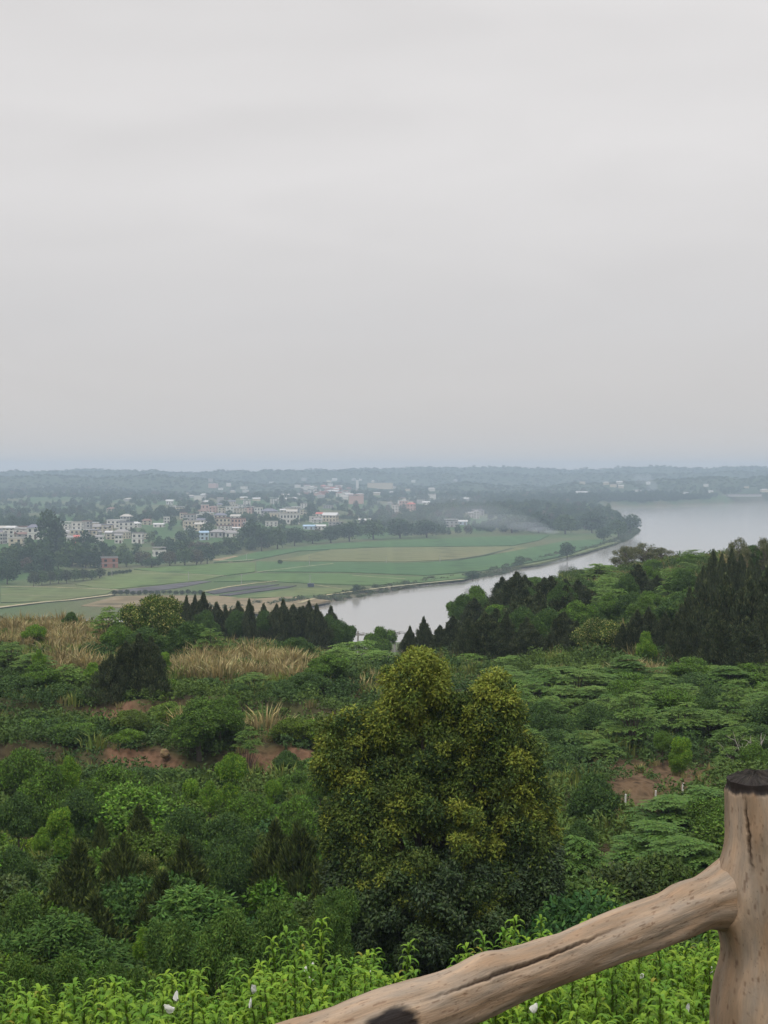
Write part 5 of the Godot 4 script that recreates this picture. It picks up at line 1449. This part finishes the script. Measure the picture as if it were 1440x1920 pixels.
func build_big_tree() -> void:
	# the tall evergreen in the middle: olive new growth over darker mature leaves
	var d := 30.0; var s := d / F
	var root := on_hill(825, d)
	var o := base("evergreen_tree", root)
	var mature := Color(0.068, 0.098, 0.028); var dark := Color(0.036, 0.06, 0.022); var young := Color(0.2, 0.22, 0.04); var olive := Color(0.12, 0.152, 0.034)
	var masses := [[780, 1286, 70, 72, 0.85], [722, 1362, 46, 46, 0.6], [928, 1342, 60, 88, 0.7], [962, 1440, 66, 80, 0.5], [650, 1398, 66, 70, 0.65], [622, 1444, 40, 48, 0.55], [800, 1425, 112, 100, 0.4], [850, 1500, 110, 110, 0.35], [760, 1490, 90, 90, 0.3], [1000, 1515, 42, 62, 0.6], [972, 1560, 80, 90, 0.35], [680, 1540, 72, 100, 0.25], [830, 1570, 170, 125, 0.2], [842, 1350, 40, 50, 0.5], [765, 1640, 70, 60, 0.12], [905, 1645, 80, 70, 0.14], [640, 1560, 44, 76, 0.3], [1014, 1590, 42, 76, 0.4], [700, 1620, 60, 60, 0.15], [840, 1670, 90, 60, 0.1]]
	var out := []
	for m in masses:
		var c := Vector3((m[0] - 825) * s, EYE - (m[1] - HORIZON) * s - root.y, rng.randf_range(-0.3, 0.3) + (0.75 if m[1] > 1600 else 0.0))
		var r := Vector3(m[2] * s, m[3] * s, m[2] * s * 0.9)
		var part := []
		spread_lobes(c, r, int(14 + m[2] * 0.34), 0.13, 0.32, mature, olive, 0.2, part)
		for l in part:
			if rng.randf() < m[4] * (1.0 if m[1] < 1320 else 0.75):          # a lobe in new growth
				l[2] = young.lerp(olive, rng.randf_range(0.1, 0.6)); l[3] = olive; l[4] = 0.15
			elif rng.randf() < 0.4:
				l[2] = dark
			out.append(l)
	begin()
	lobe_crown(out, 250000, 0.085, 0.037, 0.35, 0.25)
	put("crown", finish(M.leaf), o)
	begin()
	var bark := Color(0.07, 0.055, 0.045)
	tube([Vector3(0, -0.5, 0), Vector3(0.1, 1.6, 0), Vector3(-0.05, 3.4, 0.1), Vector3(-0.2, 5.6, 0)], [0.26, 0.2, 0.15, 0.05], 9, bark)
	put("trunk", finish(M.bark), o)
	for m in masses:
		var e := Vector3((m[0] - 825) * s, EYE - (m[1] - HORIZON) * s - root.y, 0)
		begin(); tube([Vector3(0, minf(2.4, e.y * 0.4), 0), Vector3(e.x * 0.45, e.y * 0.72, 0.1), e], [0.1, 0.07, 0.025], 6, bark)
		put("limb", finish(M.bark), o)
	tag(o, "big evergreen tree in the centre, olive-yellow new growth above dark glossy leaves", "tree")
	# its lower boughs: older, darker, glossy leaves
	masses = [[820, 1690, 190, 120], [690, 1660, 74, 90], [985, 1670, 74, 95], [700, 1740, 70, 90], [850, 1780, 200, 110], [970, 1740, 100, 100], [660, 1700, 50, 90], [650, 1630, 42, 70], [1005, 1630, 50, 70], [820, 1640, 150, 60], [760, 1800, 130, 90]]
	out = []
	for m in masses:
		var c := Vector3((m[0] - 825) * s, EYE - (m[1] - HORIZON) * s - root.y, rng.randf_range(0.2, 0.7))
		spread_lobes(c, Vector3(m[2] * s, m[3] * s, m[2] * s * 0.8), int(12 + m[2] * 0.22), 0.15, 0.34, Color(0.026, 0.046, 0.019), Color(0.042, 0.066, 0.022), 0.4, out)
	for k in 9:
		out.append([out[(k * 13 + 5) % out.size()][0] + Vector3(0, 0, 0.3), 0.14, Color(0.11, 0.17, 0.03), Color(0.08, 0.14, 0.03), 0.5])
	begin()
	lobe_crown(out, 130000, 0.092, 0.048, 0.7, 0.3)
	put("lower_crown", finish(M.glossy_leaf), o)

# ---------------------------------------------------------------- the near terrace: peach trees and railing
func build_peaches() -> void:
	var rows := [
		[5.4, [[-60, 1900], [70, 1905], [210, 1900], [350, 1902], [500, 1895], [650, 1900], [820, 1900], [1000, 1905], [1160, 1880], [1290, 1860], [1430, 1850], [1560, 1850]]],
		[6.7, [[-40, 1862], [90, 1872], [215, 1862], [330, 1856], [450, 1842], [560, 1818], [680, 1830], [800, 1838], [930, 1830], [1060, 1825], [1190, 1812], [1320, 1800], [1440, 1790]]],
		[8.1, [[10, 1852], [150, 1862], [290, 1838], [420, 1822], [520, 1802], [596, 1764], [690, 1806], [800, 1816], [880, 1806], [948, 1752], [1060, 1768], [1180, 1764], [1300, 1752], [1420, 1745]]],
		[9.6, [[1000, 1772], [1120, 1752], [1240, 1745], [1360, 1738], [1470, 1735]]]]
	var ord := ["nearest", "second", "third", "farthest"]
	for r in rows.size():
		for k in rows[r][1].size():
			var q: Array = rows[r][1][k]
			var d: float = rows[r][0] + rng.randf_range(-0.25, 0.25)
			hill_plant("peach_tree", "peach_tree", q[0] + rng.randf_range(-12, 12), q[1] - 50 + rng.randf_range(-22, 16), d, 1.45 * F / d, "%s leafy young peach tree from the left in the %s row below the railing" % [ORDINAL[k], ord[r]], "tree", "young peach trees below the railing")
	# paper bags tied round the fruit
	var bags := [[303, 1908, 5.6, 0.9], [470, 1868, 6.4, 0.5], [468, 1893, 6.0, 0.1], [328, 1880, 6.2, 0.2], [573, 1830, 7.6, 0.2], [586, 1822, 7.7, 0.3], [694, 1838, 7.3, 0.4], [578, 1850, 7.0, 0.7], [1196, 1845, 7.0, 1.1], [1338, 1832, 7.2, 0.6], [1298, 1905, 5.7, 0.3], [1010, 1905, 5.8, 0.5]]
	var said := ["lying tilted at the bottom of the view", "crumpled and caught high among the leaves", "hanging upright left of centre", "slim and half hidden at the left", "small, upper of a pair behind the rail", "small, lower of a pair behind the rail", "tiny and bright above the rail", "small beside the rail's top edge", "crumpled in the leaves under the rail", "bright near the wooden post", "low near the wooden post's foot", "peeping out under the rail"]
	for k in bags.size():
		var b: Array = bags[k]
		var y: float = EYE - (b[1] - HORIZON) / F * b[2]
		begin()
		var n := 10
		var prof := [[0.0, 0.012], [0.02, 0.02], [0.05, 0.042], [0.1, 0.05], [0.14, 0.048], [0.155, 0.03], [0.158, 0.002]]
		for p in prof:
			for j in n:
				var a := TAU * j / n
				var r: float = p[1] * (1 + 0.8 * soft.get_noise_3d(j * 40 + k * 90, p[0] * 1600, 3))
				V.append(Vector3(cos(a) * r, -p[0], sin(a) * r * 0.35)); C.append(Color(0.6, 0.6, 0.57))
		for i in prof.size() - 1:
			for j in n:
				var p := i * n + j; var q := i * n + (j + 1) % n
				I.append_array([p, q, p + n, q, q + n, p + n])
		var z := 0.2 if k in [4, 5, 6, 7] else 0.3
		var at := Vector3((b[0] - 720) / F * b[2], y + 0.03, -b[2])
		tag(put("fruit_bag", finish(M.plaster), null, Transform3D(Basis.from_euler(Vector3(0.1, k * 0.8, b[3])).scaled(Vector3(z, z, z)), at)), "white paper fruit bag " + said[k], "paper bag", "white paper fruit bags in the peach trees")

func timber(pts: Array, radii: Array, sides: int, steps: int, seed_: int, marks: Array, cracks: Array, cap := 0, joined := [], bulges := []) -> ArrayMesh:
	# a peeled, weathered log swept along a curve. marks: [along 0..1, angle, length, width, colour]; cracks: [from, to, angle, drift, depth]
	begin()
	var curve := Curve3D.new()
	for k in pts.size():
		var t: Vector3 = (pts[mini(k + 1, pts.size() - 1)] - pts[maxi(k - 1, 0)]) / 6.0
		curve.add_point(pts[k], -t, t)
	var total := curve.get_baked_length()
	var c0 := Color(0.33, 0.265, 0.2); var c1 := Color(0.27, 0.2, 0.14); var c2 := Color(0.405, 0.345, 0.28)
	for j in steps + 1:
		var t := float(j) / steps
		var p := curve.sample_baked(t * total, true)
		var dir := (curve.sample_baked(minf(t * total + 0.01, total), true) - curve.sample_baked(maxf(t * total - 0.01, 0), true)).normalized()
		var a := dir.cross(Vector3(0, 0, 1)).normalized()
		if absf(dir.x) > absf(dir.y): a = Vector3(0, 0, 1)
		var b := dir.cross(a).normalized(); a = b.cross(dir)
		var q := t * (radii.size() - 1); var i := mini(int(q), radii.size() - 2)
		var f := q - i; f = f * f * (3 - 2 * f)
		var r0 := lerpf(radii[i], radii[i + 1], f)
		for s in sides:
			var g := TAU * s / sides
			var cx := cos(g) * 9; var cy := sin(g) * 9
			var r := r0 * (1 + 0.22 * soft.get_noise_3d(cx * 3 + seed_, cy * 3, t * total * 110) + 0.03 * soft.get_noise_3d(cx * 12, cy * 12 + seed_, t * total * 420))
			var mix_ := clampf(soft.get_noise_3d(cx * 7 + seed_, cy * 7, t * total * 140) * 1.6 + 0.5, 0, 1)
			var col := c1.lerp(c2, mix_).lerp(c0, 0.4)
			var blot := soft.get_noise_3d(cx * 40 + 77, cy * 40, t * total * 1500)
			if blot > 0.36: col = col.lerp(Color(0.12, 0.07, 0.045), clampf((blot - 0.36) * 4.0, 0, 0.65))
			for k in cracks:
				if t > k[0] and t < k[1]:
					var w: float = (t - k[0]) / (k[1] - k[0])
					var mid: float = k[2] + k[3] * w + 0.06 * soft.get_noise_2d(t * 2500, k[2] * 50)
					var off := absf(wrapf(g - mid, -PI, PI)) * r0
					var deep: float = k[4] * sin(PI * w)
					if off < 0.0032:
						r -= deep * (1 - off / 0.0032)
						col = col.lerp(Color(0.05, 0.034, 0.025), clampf((1 - off / 0.0032) * 1.6 * sin(PI * w), 0, 0.85))
			for k in bulges:                            # knuckles where branches were cut
				r += k[4] * exp(-2.0 * Vector2((t - k[0]) / k[2], wrapf(g - k[1], -PI, PI) / k[3]).length_squared())
			if joined:                                  # swell smoothly into the log it grows out of
				var here := p + (a * cos(g) + b * sin(g)) * r
				var gap := 1.0
				for k in joined:
					gap = minf(gap, here.distance_to(k[0]) - k[1])
				if gap < 0.075: r += 0.0225 * pow(1 - maxf(gap, 0) / 0.075, 2)
			for k in marks:
				var e := Vector2((t - k[0]) / k[2], wrapf(g - k[1], -PI, PI) / k[3]).length() + 0.28 * soft.get_noise_3d(cx * 14, cy * 14, t * total * 500)
				if e < 1.0:
					col = col.lerp(k[4], clampf((1.0 - e) * 5, 0, 1))
					r -= 0.004 * clampf((1.0 - e) * 3, 0, 1)
			V.append(p + (a * cos(g) + b * sin(g)) * r); C.append(col); U.append(Vector2(float(s) / sides, t * total * 0.5))
	for j in steps:
		for s in sides:
			var p := j * sides + s; var q := j * sides + (s + 1) % sides
			I.append_array([p, p + sides, q, q, p + sides, q + sides])
	if cap:
		# a rounded, charred end
		var top := curve.sample_baked(total, true)
		var first := steps * sides
		var last := first
		for ring in 4:
			var k := 1.0 - (ring + 1) / 4.0
			var n := V.size()
			for s in sides:
				var e := V[first + s] - top
				V.append(top + e * maxf(k, 0.02) + Vector3(0, 0.012 * (1 - k) + 0.01 * soft.get_noise_2d(s * 30, ring * 60), 0))
				C.append(Color(0.022, 0.02, 0.02).lerp(Color(0.07, 0.065, 0.06), clampf(soft.get_noise_2d(s * 50, ring * 90) + 0.3, 0, 1))); U.append(Vector2(float(s) / sides, ring * 0.1))
			for s in sides:
				var p := last + s; var q := last + (s + 1) % sides
				I.append_array([p, n + s, q, q, n + s, n + (s + 1) % sides])
			last = n
	smooth()
	return finish(M.weathered_wood)

func build_railing() -> void:
	var d := 2.6
	var at := func(u: float, v: float, dist: float) -> Vector3: return Vector3((u - 720) / F * dist, EYE - (v - HORIZON) / F * dist, -dist)
	var o := base("wooden_railing", Vector3.ZERO)
	var char_ := Color(0.02, 0.018, 0.018)
	# the post: from the ground up to a charred sawn end
	var foot: Vector3 = at.call(1432, 1920, d)
	foot.y = 58.2
	var rail_axis := []; var post_axis := []
	for k in 26:
		var q := k / 25.0
		rail_axis.append([(at.call(1446, 1664, 2.65) as Vector3).lerp(at.call(1230, 1737, 2.475), q), 0.05])
		post_axis.append([(at.call(1428, 1560, d) as Vector3).lerp(at.call(1434, 1800, d), q), 0.065])
	var post := timber([foot + Vector3(-0.01, 0, 0), at.call(1428, 1920, d), at.call(1434, 1800, d), at.call(1434, 1690, d), at.call(1428, 1600, d), at.call(1424, 1530, d), at.call(1420, 1462, d)], [0.115, 0.11, 0.105, 0.1, 0.095, 0.086, 0.07, 0.064, 0.0605], 150, 520, 3,
		[[1.0, 0.0, 0.022, 9.0, char_], [0.985, -0.75, 0.05, 0.55, char_]], [[0.865, 0.985, -2.0, -0.15, 0.012], [0.68, 0.78, -1.6, 0.1, 0.005]], 1, rail_axis)
	put("post", post, o)
	var end: Vector3 = at.call(1424, 1668, 2.6)
	var rail := timber([at.call(1450, 1664, 2.66), at.call(1352, 1688, 2.59), at.call(1210, 1745, 2.46), at.call(1060, 1806, 2.36), at.call(900, 1864, 2.25), at.call(740, 1920, 2.14), at.call(560, 1985, 2.04), at.call(200, 2120, 1.86), at.call(-500, 2400, 1.6)], [0.046, 0.047, 0.044, 0.0425, 0.042, 0.0435, 0.0455, 0.048, 0.0445, 0.0445, 0.046, 0.048, 0.048, 0.048, 0.048], 140, 760, 8,
		[[0.512, 0.3, 0.03, 0.48, char_]], [[0.22, 0.485, 0.78, -0.12, 0.01]], 0, post_axis, [[0.385, 1.5, 0.034, 1.0, 0.0095], [0.2, 0.5, 0.03, 0.6, 0.006], [0.13, 1.6, 0.03, 0.8, 0.006], [0.512, 0.35, 0.035, 0.8, 0.006]])
	put("rail", rail, o)
	tag(o, "weathered peeled-log railing with charred post end in the right corner", "railing")

func smoke(at: Vector3, size: Vector3, density: float, label: String) -> void:
	var f := FogVolume.new()
	f.name = numbered("smoke")
	f.shape = RenderingServer.FOG_VOLUME_SHAPE_ELLIPSOID
	f.size = size
	var m := FogMaterial.new()
	m.resource_name = "smoke"
	m.density = density
	m.albedo = Color(0.93, 0.96, 1.0)
	f.material = m
	add_child(f)
	f.position = at
	tag(f, label, "smoke", "field smoke", "stuff")

func build_smoke() -> void:
	var p := ground_at(1022, 1004)
	for k in [[6, 3, 9, 0.05], [-4, 5, 15, 0.03], [-16, 8, 24, 0.014], [-36, 12, 40, 0.006], [-62, 17, 56, 0.003], [-105, 22, 84, 0.0018]]:
		smoke(p + Vector3(k[0], k[1], k[0] * 0.2), Vector3(k[2] * 1.7, k[2] * 0.38, k[2] * 0.8), k[3], "thin white smoke drifting over the far end of the fields")
	p = ground_at(1222, 926)
	smoke(p + Vector3(0, 14, 0), Vector3(26, 26, 26), 0.012, "faint smoke wisp rising from the far shore")
	smoke(p + Vector3(-18, 30, 0), Vector3(46, 22, 30), 0.008, "faint smoke wisp drifting above the far shore")

func _ready() -> void:
	rng.seed = 11
	soft.seed = 3; soft.frequency = 0.02; soft.fractal_octaves = 3
	for q in RIVER: river_line.append(Vector2(q[0], q[1]))
	set_up_view()
	make_materials()
	print("ground ", Time.get_ticks_msec())
	build_ground()
	build_fields()
	print("kit ", Time.get_ticks_msec())
	build_kit()
	print("far ", Time.get_ticks_msec())
	build_houses()
	build_far_trees()
	build_far_woods()
	build_bank()
	build_poles()
	build_smoke()
	print("hill ", Time.get_ticks_msec())
	build_hill_plants()
	build_undergrowth()
	build_thicket()
	build_hill_things()
	build_big_tree()
	build_peaches()
	build_railing()
	print("end ", Time.get_ticks_msec())
